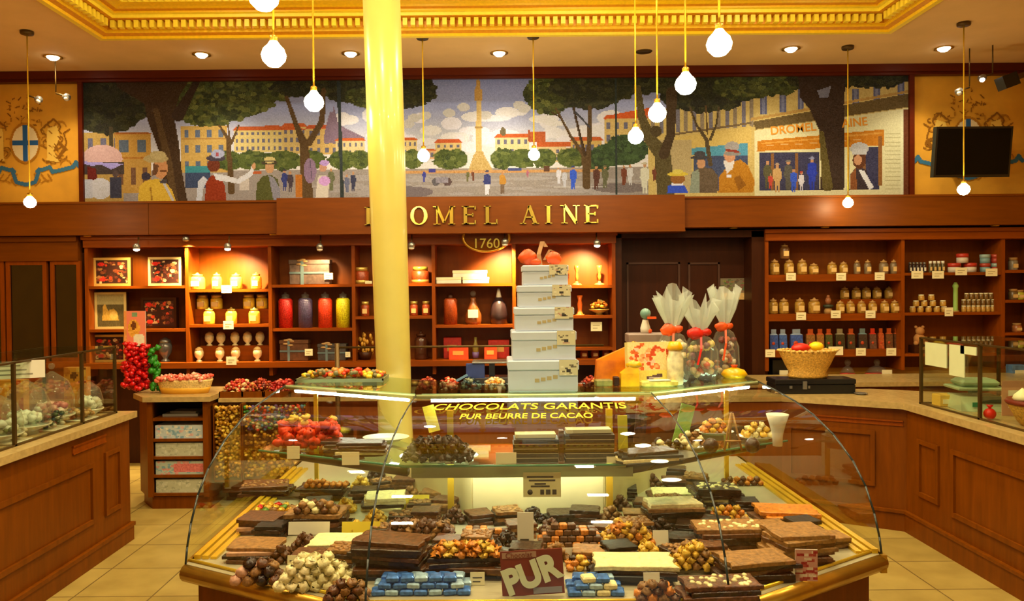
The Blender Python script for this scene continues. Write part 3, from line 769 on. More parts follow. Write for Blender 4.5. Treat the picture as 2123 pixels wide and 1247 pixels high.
for i, (px, py) in enumerate(((110, 120), (418, 115), (727, 113), (1035, 112), (1640, 103), (1957, 102))):
    p = pixz(px, py, 3.99)
    t = thing('downlight', 'recessed ceiling downlight, %s from the left' % ORD[i], 'light', (p.x, p.y, 4.0), 0, 'ceiling downlights')
    MB().lathe([(.062, -.004), (.085, -.006), (.085, .0)], 20).build('trim_ring', BRASS, t)
    MB().lathe([(.0, -.035), (.03, -.03), (.052, -.012), (.058, 0)], 20).build('lens', DOWN, t)
    spot('downlight_beam', (p.x, p.y - .02, 3.94), (p.x, 7.9, 2.0), 45, WARM, 95, .8, .05)
p = pixz(1335, 109, 3.99)
MB().lathe([(.075, -.006), (.08, 0)], 18).build('downlight', BRONZE)
tag(bpy.context.scene.objects['downlight.006'] if 'downlight.006' in scn.objects else [o for o in scn.objects if o.name.startswith('downlight') and o.type == 'MESH'][-1],
    'dark unlit ceiling downlight above the right hand pendant row', 'light').location = (p.x, p.y, 4.0)
def arm_spot(px, py, d, label, on=False, lx=-1):
    p = pix(px, py, d)
    t = thing('track_spot', label, 'spotlight', p, 0, 'small spotlights by the coats of arms')
    MB().cyl((0, 0, .04), (0, 0, 4.0 - p.z), .006).build('rod', BRONZE, t)
    MB().cyl((0, 0, .03), (.09 * -lx * -1, 0, .005), .008).build('arm', BRONZE, t)
    MB().lathe([(.018, -.03), (.034, -.02), (.034, .02), (.02, .035)], 12, 0, None, Matrix.Translation((.1 * lx, 0, -.01)) @ Matrix.Rotation(1.1, 4, 'Y')).build('head', STEEL, t)
    MB().ball((.11 * lx, -.02, -.03), .022).build('lens', DOWN if on else DIM, t)
arm_spot(58, 205, 7.5, 'small dark spotlight on a rod above the left shield', False, 1)
arm_spot(116, 200, 7.5, 'small dark spotlight on a rod near the mural\'s left edge', False, 1)
arm_spot(2010, 188, 7.4, 'small unlit spotlight left above the television', False, -1)
arm_spot(2058, 160, 7.3, 'small lit spotlight with a white glow above the television', True, -1)
p = pix(2040, 315, 7.75)
tv = thing('television', 'flat black television on a wall arm, covering the right coat of arms', 'television', (p.x - .20, 7.66, p.z - .265))
Mt = Matrix.Rotation(math.radians(7), 4, 'X')
MB().box(-.375, -.03, 0, .375, .03, .49, M=Mt).build('casing', BLACK, tv)
MB().box(-.355, -.034, .025, .355, -.030, .47, M=Mt).build('screen', SCREEN, tv)
MB().box(-.05, .03, .1, .05, .06, .4, M=Mt).box(-.03, .05, .2, .03, .33, .26).build('wall_bracket', BLACK, tv)
p = pix(2112, 158, 7.2)
t = thing('projector_bracket', 'dark metal bracket lamp jutting from the right wall under the ceiling', 'bracket', p)
MB().box(-.16, -.05, -.03, .5, .0, .02, M=Matrix.Rotation(-.35, 4, 'Y')).build('arm', BRONZE, t)
MB().box(-.2, -.08, -.07, -.06, .04, .05, M=Matrix.Rotation(-.35, 4, 'Y')).build('head', BLACK, t)
MB().box(.3, -.06, -.35, .62, .06, .05).build('wall_plate', DARKW, t)
# ================================================================ BUILT-IN SHELVING
DF = 7.68      # front of the shelving
DB = 7.97      # its back boards
def Xp(px, d=DF, py=620): return pix(px, py, d).x
def Zp(px, py, d=DF): return pix(px, py, d).z

def shelving(name, label, ups, rows, ztop, zbot, ledge, zback=BACKW, front=.03):
    t = thing(name, label, 'shelving', (0, 0, 0))
    X = [Xp(u) for u in ups]
    MB().box(X[0], DB, zbot, X[-1], DB + .02, ztop).build('back_panel', zback, t)
    for i, x in enumerate(X):
        MB().box(x - .017, DF, zbot, x + .017, DB, ztop - .1).build('upright', SHELFZ, t)
    MB().box(X[0] - .02, DF - .02, ztop - .11, X[-1] + .02, DB, ztop).box(X[0] - .03, DF - .045, ztop - .035, X[-1] + .03, DF - .02, ztop).build('cornice', SHELF, t)
    for i, rr in enumerate(rows):
        for (py, th) in rr:
            z = Zp((ups[i] + ups[i + 1]) / 2, py)
            MB().box(X[i] + .017, DF + .004, z - th, X[i + 1] - .017, DB, z).build('shelf', SHELF, t)
    z = Zp((ups[0] + ups[-1]) / 2, ledge)
    MB().box(X[0] - .02, DF - .05, z - .055, X[-1] + .02, DB, z).build('ledge', SHELF, t)
    MB().box(X[0], DF + .16, 0.0, X[-1], DB, z - .055).build('base_cupboard', DARKW, t)
    return t, z
T_ = .028
LU = [180, 388, 560, 733, 899, 1066, 1273]
LR = [[(593, T_), (683, T_)], [(600, T_), (673, T_)], [(590, T_), (681, T_)], [(588, T_), (656, T_)], [(588, T_), (674, T_)], [(592, T_), (655, T_)]]
left_shelf, ZL = shelving('display_shelving', 'long warm lit wooden display shelving behind the pillar, six bays', LU, LR, 2.30, 0.9, 749)
# right hand shelving, in shade
RU = [1590, 1872, 2080, 2160]
RR = [[(569, .07), (651, .07), (726, .07)], [(565, T_), (648, T_), (733, T_)], [(560, T_), (622, T_), (690, T_)]]
right_shelf, ZR = shelving('wall_shelving', 'shaded wooden wall shelving with jars, right of the dark doorway', RU, RR, 2.31, 0.9, 792)

# tall cupboards with dark glass doors at far left
t = thing('glazed_cupboard', 'tall dark glass fronted wooden cupboard at the far left wall', 'cupboard', (0, 0, 0))
x0, x1 = Xp(-60), Xp(170)
MB().box(x0, DF + .05, 0, x1, DB, 2.14).build('carcass', DARKW, t)
MB().box(x0, DF - .03, 2.06, Xp(166), DF + .06, 2.30).box(x0, DF - .06, 2.25, Xp(166), DF - .03, 2.3).build('header', WOODX, t)
zb_ = Zp(100, 750)
for a, b, nm in ((-58, 10, 0), (14, 98, 1), (106, 168, 2)):
    xa, xb = Xp(a), Xp(b); f = .038
    fr = MB().box(xa, DF - .01, zb_, xa + f, DF + .03, 2.06).box(xb - f, DF - .01, zb_, xb, DF + .03, 2.06).box(xa + f, DF - .01, zb_, xb - f, DF + .03, zb_ + f).box(xa + f, DF - .01, 2.06 - f, xb - f, DF + .03, 2.06)
    fo = fr.build('door', SHELFZ, t)
    MB().box(xa + f, DF + .008, zb_ + f, xb - f, DF + .014, 2.06 - f).build('glass_pane', mat('smoked_glass', (22, 13, 8), .08, spec=.7), fo)
MB().box(x0, DF - .04, zb_ - .06, x1, DF + .06, zb_).box(x0, DF, 0, x1, DF + .05, zb_ - .06).build('base', SHELF, t)

# dark doorway between the two runs of shelving
d = MB().box(Xp(1276), DB - .03, 0, Xp(1590), DB + .01, 2.32)
d = d.build('door_1', DARKW); d['kind'] = 'structure'
dk = mat('dark_recess_paint', (70, 36, 18), .6)
q = MB()
for (a, b, y0, y1) in ((1298, 1408, 545, 780), (1425, 1490, 545, 780)):
    xa, xb, za, zb = Xp(a, DB), Xp(b, DB), Zp(a, y1, DB), Zp(a, y0, DB)
    for r in ((xa, za, xb, za + .02), (xa, zb - .02, xb, zb), (xa, za, xa + .02, zb), (xb - .02, za, xb, zb)):
        q.box(r[0], DB - .045, r[1], r[2], DB - .03, r[3])
q.build('door_panel', dk, d)
MB().box(Xp(1276), DF + .02, 0, Xp(1290), DB, 2.3).box(Xp(1560), DF + .02, 0, Xp(1588), DB, 2.3).box(Xp(1276), DF + .02, 2.24, Xp(1588), DB, 2.31).build('door_frame', DARKW, d)
p0, p1 = pix(1495, 622, DB - .06), pix(1550, 577, DB - .06)
t = thing('wall_calendar', 'small dark landscape picture card on the dark door', 'picture', (p0.x, DB - .034, p0.z))
W_, H_ = p1.x - p0.x, p1.z - p0.z
cvx = Canvas(0, 0, 55, 45, 28, 22, (120, 110, 90), seed=8); cvx.rect(0, 30, 55, 45, (206, 170, 110), 8)
for _ in range(40): cvx.ell(cvx.r.uniform(3, 52), cvx.r.uniform(3, 28), 4, 2, (84 + cvx.r.randint(60), 78 + cvx.r.randint(50), 70), 8)
MB().box(0, -.0, 0, W_, .012, H_).build('board', DARKW, t)
cvx.on('printed_picture', (0, -.002, H_), (W_, -.002, H_), (0, -.002, 0), VC, t)

# ================================================================ COUNTERS
def frame_on(mb, u0, z0, u1, z1, place, th=.022, dep=.018):
    for a, b, c_, d_ in ((u0, z0, u1, z0 + th), (u0, z1 - th, u1, z1), (u0, z0 + th, u0 + th, z1 - th), (u1 - th, z0 + th, u1, z1 - th)):
        place(mb, a, b, c_, d_, dep)
# left counter: face at X = -2.57, runs towards the viewer
LX = -2.57
t = thing('shop_counter', 'long wooden panelled counter with pale stone top along the left side', 'counter', (LX, 5.42, 0))
OY = 5.42
MB().box(-.85, -6.6, .10, 0, 0, .862).build('body', WOOD, t)
MB().box(-.87, -6.62, .862, .045, .03, .905).build('worktop', STONE, t)
MB().box(-.84, -6.6, 0, .02, .01, .10).box(-.84, -6.6, .10, .028, .018, .125).build('plinth', WOOD, t)
def plL(mb, a, b, c_, d_, dep): mb.box(0, a, b, dep, c_, d_)
for (ya, yb, za, zb) in ((-.36, -.14, .27, .69), (-1.86, -.50, .27, .66), (-3.4, -2.0, .27, .66)):
    m = MB(); frame_on(m, ya, za, yb, zb, plL, .03, .016); m.build('panel_moulding', WOOD, t)
m = MB().box(0, -.74, .765, .006, -.34, .80, 0).box(.004, -.74, .80, .012, -.34, .812, 0).box(.004, -.74, .757, .012, -.34, .765)
m.build('grip_slot', SHELFZ, t)
# right counter: face at X = 2.92 then a splayed end towards the back
RX = 2.92
t = thing('shop_counter', 'long wooden panelled counter with splayed end on the right side', 'counter', (0, 0, 0))
poly = [(RX, -1.2), (RX, 5.45), (2.2, 5.88), (1.2, 5.88), (1.2, 6.15), (3.0, 6.15), (3.75, 5.75), (3.75, -1.2)]
MB().prism(poly, .10, .872).build('body', WOOD, t)
po = [(RX - .04, -1.25), (RX - .04, 5.42), (2.18, 5.84), (1.16, 5.84), (1.16, 6.18), (3.02, 6.18), (3.8, 5.78), (3.8, -1.25)]
MB().prism(po, .872, .918).build('worktop', STONE, t)
pl = [(RX - .02, -1.2), (RX - .02, 5.44), (2.19, 5.86), (1.18, 5.86), (1.18, 6.12), (3.0, 6.12), (3.75, 5.75), (3.75, -1.2)]
pl2 = [(RX - .03, -1.2), (RX - .03, 5.43), (2.185, 5.85), (1.17, 5.85), (1.17, 6.13), (3.0, 6.13), (3.75, 5.76), (3.75, -1.2)]
MB().prism(pl, 0, .13).prism(pl2, .13, .15).build('plinth', WOOD, t)
def plR(mb, a, b, c_, d_, dep): mb.box(RX - dep, a, b, RX, c_, d_)
for (ya, yb, za, zb) in ((5.04, 5.29, .30, .69), (3.3, 4.90, .27, .70), (1.7, 3.15, .27, .70)):
    m = MB(); frame_on(m, ya, za, yb, zb, plR, .03, .016); m.build('panel_moulding', WOOD, t)
e = Vector((2.2 - RX, 5.88 - 5.45, 0)); Lc = e.length; Mc = Matrix.Translation((RX, 5.45, 0)) @ Matrix.Rotation(math.atan2(e.y, e.x), 4, 'Z')
def plC(mb, a, b, c_, d_, dep): mb.box(a, 0, b, c_, dep, d_, M=Mc)
m = MB(); frame_on(m, .20, .30, .80, .70, plC, .03, .016); m.build('panel_moulding', WOOD, t)
m = MB().box(.02, 0, .775, .62, .012, .785, M=Mc).box(.02, 0, .745, .62, .006, .757, M=Mc).box(.02, 0, .757, .62, .003, .775, M=Mc); m.build('grip_slot', SHELFZ, t)

# small drawer cabinet with boxes at left, behind the left counter
D0 = 6.15
xa, xb = pix(306, 950, D0).x, pix(432, 950, D0).x
t = thing('drawer_cabinet', 'small wooden cabinet with five open compartments between left counter and sweet bins', 'cabinet', (0, 0, 0))
zt = pix(360, 833, D0).z; f = .04
sidepoly = [(xa - .16, D0 + .22), (xa, D0), (xa + f, D0), (xa + f, D0 + .02), (xa - .13, D0 + .6), (xa - .16, D0 + .6)]
MB().prism(sidepoly, .1, zt).build('side_panel', WOOD, t)
MB().box(xb - f, D0, .1, xb, D0 + .6, zt).build('side_panel', WOOD, t)
MB().box(xa - .1, D0 + .45, .1, xb, D0 + .6, zt).build('back_panel', DARKW, t)
MB().prism([(xa - .2, D0 + .2), (xa - .02, D0 - .03), (xb + .03, D0 - .03), (xb + .03, D0 + .62), (xa - .2, D0 + .62)], zt, zt + .04).build('worktop', STONE, t)
MB().prism([(xa - .14, D0 + .24), (xa + .02, D0 + .03), (xb, D0 + .03), (xb, D0 + .6), (xa - .14, D0 + .6)], 0, .1).build('plinth', WOOD, t)
ys = [836, 866, 880, 912, 918, 950, 956, 988, 994, 1024]
for i, py in enumerate((868, 911, 948, 986, 1024)):
    z = pix(360, py, D0).z
    MB().box(xa + f, D0 + .01, z - .022, xb - f, D0 + .45, z).build('shelf', WOOD, t)
def patterned_box(x0, x1, d, z0, h, pal, seed, label, grp):
    o = thing('patterned_box', label, 'box', ((x0 + x1) / 2, d, z0), 0, grp)
    w = x1 - x0
    MB().box(-w / 2, .0, 0, w / 2, .30, h).build('body', WHITE, o)
    k = Canvas(0, 0, 100, 28, 40, 11, pal[0], seed=seed)
    for _ in range(60): k.ell(k.r.uniform(0, 100), k.r.uniform(0, 28), 4, 2.6, pal[k.r.randint(len(pal))], 10)
    if seed == 3: k.rect(38, 4, 100, 24, (214, 120, 116), 14)
    k.on('printed_front', (-w / 2, -.002, h), (w / 2, -.002, h), (-w / 2, -.002, 0), VC, o)
P1 = [(190, 206, 210), (150, 184, 200), (214, 180, 176), (222, 222, 206), (130, 170, 192)]
P2 = [(188, 192, 164), (200, 204, 180), (172, 176, 150)]
P3 = [(176, 190, 176), (130, 168, 180), (206, 150, 140)]
for i, (y0, y1, pal, ds) in enumerate(((882, 909, P1, 'blue and pink flowered box in the top drawer space of the small cabinet'),
        (919, 946, P2, 'pale greenish speckled box, second from top in the small cabinet'),
        (957, 984, P3, 'half pink half blue box, third from top in the small cabinet'), (994, 1021, P2, 'pale greenish speckled box at the bottom of the small cabinet'))):
    z0 = pix(365, (911, 948, 986, 1024)[i], D0).z
    patterned_box(xa + f + .012, xb - f - .012, D0 + .03, z0, .105, pal, i + 1, ds, 'boxes in the small cabinet')
z0 = pix(360, 868, D0).z
t = thing('paper_stack', 'flat grey paper stack lying in the dark top niche of the small cabinet', 'paper', ((xa + xb) / 2 - .02, D0 + .2, z0))
MB().bbox(0, 0, 0, .28, .22, .02, .05).bbox(.02, .01, .02, .22, .16, .015, -.1).build('sheets', GREY, t)

# ---------------------------------------------------------------- loose-sweet bins behind (a long low stand)
B0 = 6.3
xa2, xb2 = xb + .04, pix(1300, 900, B0).x
zt = pix(560, 818, B0).z
bt = thing('sweet_stand', 'long low wooden stand carrying loose sweets, below the shelving', 'stand', (0, 0, 0))
MB().box(xa2, B0 + .05, .08, xb2, B0 + .62, zt - .06).build('body', WOOD, bt)
MB().box(xa2, B0 - .02, zt - .06, xb2, B0 + .64, zt - .03).build('worktop', STONE, bt)
MB().box(xa2 + .02, B0 + .08, 0, xb2, B0 + .6, .08).build('plinth', DARKW, bt)
def sweets(name, label, x0, y0, z0, x1, y1, z1, cols, r, n, grp=None, heap=0.0, seed=1, loc=None):
    """a heap of small wrapped sweets nobody would count: one object"""
    R = random.Random(seed); m = MB()
    for _ in range(n):
        u, v = R.random(), R.random()
        x = x0 + (x1 - x0) * u; y = y0 + (y1 - y0) * v; z = z0 + (z1 - z0) * R.random() ** (0.6 if heap else 1)
        if heap: z = z0 + (z1 - z0) * R.uniform(.3, 1) * (1 - heap * ((2 * u - 1) ** 2 * .6 + (2 * v - 1) ** 2 * .4))
        c = R.choice(cols); m.ball((x, y, z), r * R.uniform(.7, 1.2), R.uniform(.8, 1.6), R.uniform(.7, 1.2), R.uniform(.6, 1), 5, 3, 0, C(*c), R.uniform(0, 3))
    o = m.build(name, SW)
    tag(o, label, 'sweets', grp, 'stuff')
    return o
GOLDS = [(222, 164, 40), (196, 134, 26), (240, 200, 80), (150, 96, 20), (206, 150, 40)]
MIXC = [(220, 60, 40), (60, 140, 60), (236, 220, 180), (232, 170, 40), (90, 60, 120), (60, 120, 160)]
RED = [(206, 50, 30), (232, 110, 50), (236, 180, 120), (180, 30, 30), (240, 210, 150)]
REDD = [(150, 36, 24), (190, 70, 36), (110, 40, 24), (220, 150, 80)]
x_ = lambda px: pix(px, 850, B0).x
def fbin(px0, px1, z0, label):
    o = thing('sweet_bin', label, 'bin', ((x_(px0) + x_(px1)) / 2, B0, z0), 0, 'clear front bins of the sweet stand')
    w = x_(px1) - x_(px0); h = zt - .062 - z0
    MB().box(-w / 2, -.1, 0, w / 2, -.096, h).build('clear_front', GLASS, o)
    MB().box(-w / 2, -.1, -.012, w / 2, .03, 0).box(-w / 2 - .006, -.1, 0, -w / 2, .04, h).box(w / 2, -.1, 0, w / 2 + .006, .04, h).build('frame', WOOD, o)
    return o
fbin(452, 506, .22, 'tall clear front bin of gold wrapped sweets, leftmost of the sweet stand')
sweets('gold_sweets', 'mass of gold wrapped sweets filling the leftmost tall bin', x_(454), B0 - .09, .24, x_(504), B0 + .0, zt - .09, GOLDS, .016, 900, seed=2)
fbin(511, 640, .22, 'wide clear front bin of mixed sweets behind the case\'s left end')
sweets('mixed_sweets', 'mixed green red and white wrapped sweets in the wide clear front bin', x_(513), B0 - .09, .62, x_(638), B0, zt - .09, MIXC, .017, 500, seed=3)
sweets('gold_sweets', 'gold wrapped sweets in the lower half of the wide clear bin', x_(513), B0 - .09, .24, x_(638), B0, .62, GOLDS, .017, 500, seed=4)
def tray(px0, px1, py, d, h, label, mt, dep=.3, name='sweet_tray', cat='tray', z=None):
    a, b = pix(px0, py, d), pix(px1, py, d); w = b.x - a.x; zz = z if z is not None else a.z
    o = thing(name, label, cat, ((a.x + b.x) / 2, d + dep / 2, zz))
    MB().box(-w / 2, -dep / 2, 0, w / 2, dep / 2, .008).build('bottom', mt, o)
    MB().box(-w / 2, -dep / 2, .008, w / 2, -dep / 2 + .008, h).box(-w / 2, dep / 2 - .008, .008, w / 2, dep / 2, h).box(-w / 2, -dep / 2, .008, -w / 2 + .008, dep / 2, h).box(w / 2 - .008, -dep / 2, .008, w / 2, dep / 2, h).build('rim', mt, o)
    return o, (a.x + b.x) / 2, d + dep / 2, zz, w
Zt = zt - .03
segs = [(454, 502, RED), (502, 545, REDD), (547, 600, [(190, 40, 30), (150, 30, 30), (236, 120, 90)]), (602, 668, RED + [(236, 200, 60)]), (670, 742, [(232, 200, 70), (220, 120, 40), (236, 220, 160)]),
        (860, 905, REDD), (907, 950, [(220, 70, 30), (240, 200, 160), (160, 60, 30)]), (952, 1000, [(60, 90, 90), (40, 60, 60), (140, 150, 120)]), (1002, 1050, [(240, 224, 190), (232, 160, 60), (220, 200, 150)]),
        (1212, 1250, REDD), (1252, 1290, RED)]
for i, (a, b, cl) in enumerate(segs):
    o, cx, cy, zz, w = tray(a, b, 812, B0 + .02, .05, '%s sweet tray from the left on the low stand under the shelving' % ORD[i], WOOD, .36, z=Zt)
    o['group'] = 'trays on the sweet stand'
    sweets('wrapped_sweets', 'heap of wrapped sweets in the %s tray of the low stand' % ORD[i], cx - w / 2 + .02, cy - .16, zz + .015, cx + w / 2 - .02, cy + .16, zz + .13, cl, .016, 130, 'sweets in the trays of the low stand', .5, i + 10)
# ================================================================ SHELF LAMPS (little spots hanging before the left shelving)
for i, (px, py, on, pw, tx, tz, an) in enumerate(((283, 518, 1, 40, -3.75, 1.75, 80), (472, 517, 1, 190, -2.75, 1.45, 125), (663, 518, 0, 30, -1.8, 1.7, 90),
        (853, 515, 0, 30, -.8, 1.7, 90), (1047, 508, 0, 190, .15, 1.6, 110), (1238, 510, 1, 120, .9, 1.75, 90))):
    p = pix(px, py, 7.52)
    t = thing('shelf_spot', 'small hanging spot lamp under the beam, %s from the left' % ORD[i], 'spotlight', p, 0, 'small spots over the shelves')
    MB().cyl((0, .03, .02), (0, .05, 2.286 - p.z), .007).build('stem', BRONZE, t)
    MB().lathe([(.02, 0), (.034, .012), (.034, .04), (.015, .06)], 14).build('head', STEEL, t)
    MB().lathe([(.004, -.016), (.024, -.01), (.030, .004)], 14).build('lens', BULBS if on else DIM, t)
    spot('shelf_spot_beam', (p.x, p.y + .01, p.z - .03), (tx, 7.95, tz), pw, (1.0, .70, .32), an, .8, .02)
p = pix(385, 480, 7.60)
t = thing('shelf_spot', 'hidden bright spot lamp close under the beam over the first shelf upright', 'spotlight', (p.x, 7.6, 2.26), 0, 'small spots over the shelves')
MB().lathe([(.02, -.02), (.032, -.012), (.032, .02), (.015, .028)], 14).build('head', STEEL, t)
spot('shelf_spot_beam', (p.x + .0, 7.6, 2.23), (p.x + .02, 7.72, 1.2), 150, (1.0, .74, .40), 120, .9, .02)
for px in (180, 566, 1522, 1712, 2065):
    p = pix(px, 490, 7.6); zz = 2.305 if px < 600 else 2.33
    t = thing('soffit_downlight', 'tiny unlit downlight set in the beam\'s underside, ' + {180: 'over the left cupboards', 566: 'near the third shelf bay', 1522: 'over the dark doorway', 1712: 'over the right shelving', 2065: 'at the far right'}[px], 'light', (p.x, 7.62, zz))
    MB().lathe([(.03, -.012), (.04, -.010), (.04, 0)], 14).build('ring', BRASS, t); MB().lathe([(.0, -.008), (.028, -.008), (.028, 0)], 14).build('lens', DIM, t)

# ================================================================ GOODS ON THE SHELVES
DI = 7.80
PALE = mat('pale_honey_jar', (248, 204, 62), .25, noise=.15, scale=40, coat=.4)
PALE2 = mat('pale_cream_jar', (238, 218, 160), .25, noise=.15, scale=40, coat=.4)
AMBER = mat('amber_jar', (168, 128, 52), .25, noise=.3, scale=40, coat=.4)
JLID = mat('gilt_lid', (206, 176, 90), .3, .5)
CORK = mat('cork_lid', (176, 134, 76), .7)
GREENL = mat('green_gilt_lid', (150, 150, 60), .3, .3)
LAB = mat('jar_label', (226, 190, 120), .6)
def at_shelf(px, d, z):
    v = pix(px, 620, d); return (v.x, d, z)
def wpx(n, d=DI): return n / F * d
def jar(loc, w, h, label, grp, body, lidm, lab=LAB, style=0, name='jar', cat='jar'):
    t = thing(name, label, cat, loc, 0, grp); r = w / 2
    if style == 0:   # shouldered jar with round stopper
        MB().lathe([(r * .9, 0), (r, h * .05), (r, h * .62), (r * .85, h * .74), (r * .55, h * .78)], 16).build('body', body, t)
        MB().lathe([(r * .55, h * .78), (r * .7, h * .80), (r * .7, h * .88), (r * .3, h * .9), (r * .22, h * .94), (r * .1, h)], 14).build('lid', lidm, t)
    elif style == 1:  # straight jar, screw lid
        MB().lathe([(r * .92, 0), (r, h * .05), (r, h * .70), (r * .8, h * .78)], 16).build('body', body, t)
        MB().lathe([(r * .86, h * .78), (r * .88, h), (r * .8, h * 1.0)], 16).build('lid', lidm, t)
    elif style == 2:  # footed goblet
        MB().lathe([(r * .7, 0), (r * .6, h * .06), (r * .3, h * .14), (r * .9, h * .36), (r, h * .6), (r * .85, h * .78)], 16).build('body', body, t)
        MB().lathe([(r * .9, h * .78), (r * .7, h * .9), (r * .2, h)], 14).build('lid', lidm, t)
    elif style == 3:  # tall cylinder of sweets with narrow glass neck
        MB().lathe([(r, 0), (r, h * .76), (r * .8, h * .82)], 18).build('body', body, t)
        MB().lathe([(r * .7, h * .82), (r * .5, h * .86), (r * .55, h * .93), (r * .2, h * .95), (r * .15, h)], 14).build('stopper', lidm, t)
    if lab and style in (0, 1): MB().box(-r * .55, -r * 1.04, h * .18, r * .55, -r * .6, h * .5).build('label', lab, t)
    return t
def price_tag(px0, px1, py0, py1, d, label, grp='price tags on the shelving', name='price_tag', lines=True):
    a, b = pix(px0, py1, d), pix(px1, py0, d); w = b.x - a.x; h = b.z - a.z
    t = thing(name, label, 'price tag', ((a.x + b.x) / 2, d, a.z), 0, grp)
    MB().box(-w / 2, 0, 0, w / 2, .004, h).build('card', TAG, t)
    m = MB()
    for k in range(2): m.box(-w * .32, -.001, h * (.28 + .3 * k), w * (.1 + .2 * k), 0, h * (.36 + .3 * k))
    m.build('print', mat('faint_print', (170, 156, 110), .7), t)
    return t
Z = lambda bay, px, py: Zp(px, py)

# bay 1: framed chocolate boxes
def picture_box(px0, px1, py0, py1, z0, kind, label, seed, d=DI):
    w = wpx(px1 - px0); h = wpx(py1 - py0); X = pix((px0 + px1) / 2, 620, d).x
    t = thing('presentation_box', label, 'box', (X, d, z0), 0, 'chocolate boxes shown upright on the shelves')
    f = w * .07
    fm = {'gold': mat('gilt_box_frame', (206, 166, 84), .4, .2), 'dark': DARKW, 'cream': mat('cream_box_frame', (214, 190, 120), .5)}[kind]
    MB().box(-w / 2, .0, 0, w / 2, .05, h).build('tray', DARKW, t)
    MB().box(-w / 2, -.012, 0, -w / 2 + f, 0, h).box(w / 2 - f, -.012, 0, w / 2, 0, h).box(-w / 2 + f, -.012, 0, w / 2 - f, 0, f).box(-w / 2 + f, -.012, h - f, w / 2 - f, 0, h).build('frame', fm, t)
    k = Canvas(0, 0, 100, 80, 40, 32, (58, 30, 20), seed=seed)
    if kind == 'cream' and seed == 3:
        k.rect(0, 0, 100, 80, (96, 86, 52), 10); k.rect(0, 0, 100, 24, (170, 160, 110), 8); k.poly([(18, 66), (20, 30), (30, 24), (40, 40), (60, 36), (74, 44), (80, 66)], (206, 164, 70), 14); k.ell(60, 52, 14, 10, (224, 190, 100), 10)
    else:
        for _ in range(60):
            c = [(120, 60, 30), (70, 36, 24), (190, 60, 30), (160, 110, 60), (96, 44, 28), (206, 170, 120), (40, 30, 18)][k.r.randint(7)]
            k.ell(k.r.uniform(4, 96), k.r.uniform(6, 76), k.r.uniform(3, 9), k.r.uniform(3, 7), c, 12)
        k.ell(16, 14, 11, 6, (200, 40, 30), 12); k.ell(20, 66, 10, 7, (190, 44, 30), 12)
    k.on('printed_lid', (-w / 2 + f, -.002, h - f), (w / 2 - f, -.002, h - f), (-w / 2 + f, -.002, f), VC, t)
z1, z2 = Zp(284, 593), Zp(284, 683)
picture_box(195, 272, 531, 590, z1, 'gold', 'gold framed box of chocolates, left one on the top shelf of the first bay', 1)
picture_box(309, 377, 531, 590, z1, 'cream', 'cream framed box of chocolates in the bright light by the first upright', 2)
picture_box(197, 262, 604, 680, z2, 'cream', 'cream framed box with a yellow town scene, middle shelf of the first bay', 3)
picture_box(293, 366, 616, 680, z2, 'dark', 'dark framed box of assorted chocolates, middle shelf of the first bay', 4)
picture_box(191, 260, 690, 747, ZL, 'gold', 'gold framed chocolate box on the lowest shelf, behind the red flower bundle', 5)
jar(at_shelf(341, DI, ZL), wpx(28), wpx(50), 'silvery grey glass lidded jar alone on the lowest shelf of the first bay', None, mat('smoky_jar', (110, 108, 104), .15, .4, coat=.5), STEEL, None, 2)
# bay 2: honey jars
zz = Zp(472, 600)
for i, (px, w, h) in enumerate(((410, 30, 35), (450, 20, 35), (490, 25, 34), (532, 22, 35))):
    jar(at_shelf(px, DI, zz), wpx(w), wpx(h), 'pale honey coloured jar, %s from left on the top shelf of the second bay' % ORD[i], 'honey coloured jars in the second bay', PALE, JLID)
zz = Zp(472, 673); zr = Zp(472, 641, 7.86)
MB().box(Xp(392), 7.83, zz, Xp(556), 7.96, zr).build('riser_step', SHELF)
tag(scn.objects['riser_step'], 'plain wooden riser step carrying the back row of jars in the second bay', 'riser')
for i, px in enumerate((420, 449, 516, 543)):
    jar(at_shelf(px, 7.88, zr), wpx(24), wpx(30), 'squat honey jar, %s from left in the raised back row of the second bay' % ORD[i], 'honey coloured jars in the second bay', PALE, JLID, style=1)
for i, px in enumerate((433, 479, 527)):
    jar(at_shelf(px, 7.76, zz), wpx(23), wpx(35), 'honey jar, %s from left in the front row, middle shelf of second bay' % ORD[i], 'honey coloured jars in the second bay', PALE, JLID)
zr = Zp(472, 717, 7.86)
MB().box(Xp(400), 7.84, ZL, Xp(556), 7.96, zr).build('riser_step', SHELF)
tag(scn.objects['riser_step.001'], 'plain wooden riser step carrying the back row of small goblets in the second bay', 'riser')
for i, px in enumerate((433, 457, 486, 512, 538)):
    jar(at_shelf(px, 7.88, zr), wpx(19), wpx(29), 'small cream footed sweet glass, %s from left in the raised row' % ORD[i], 'small cream footed glasses', PALE2, LAB, None, 2, 'footed_glass')
for i, px in enumerate((411, 454, 487, 532)):
    jar(at_shelf(px, 7.77, ZL), wpx(19), wpx(30), 'small cream footed sweet glass, %s from left in the front row' % ORD[i], 'small cream footed glasses', PALE2, LAB, None, 2, 'footed_glass')
price_tag(459, 480, 592, 608, 7.66, 'price tag on the top shelf edge of the second bay')
price_tag(463, 484, 666, 683, 7.66, 'price tag on the middle shelf edge of the second bay')
price_tag(469, 490, 740, 757, 7.61, 'price tag on the bottom ledge of the second bay')
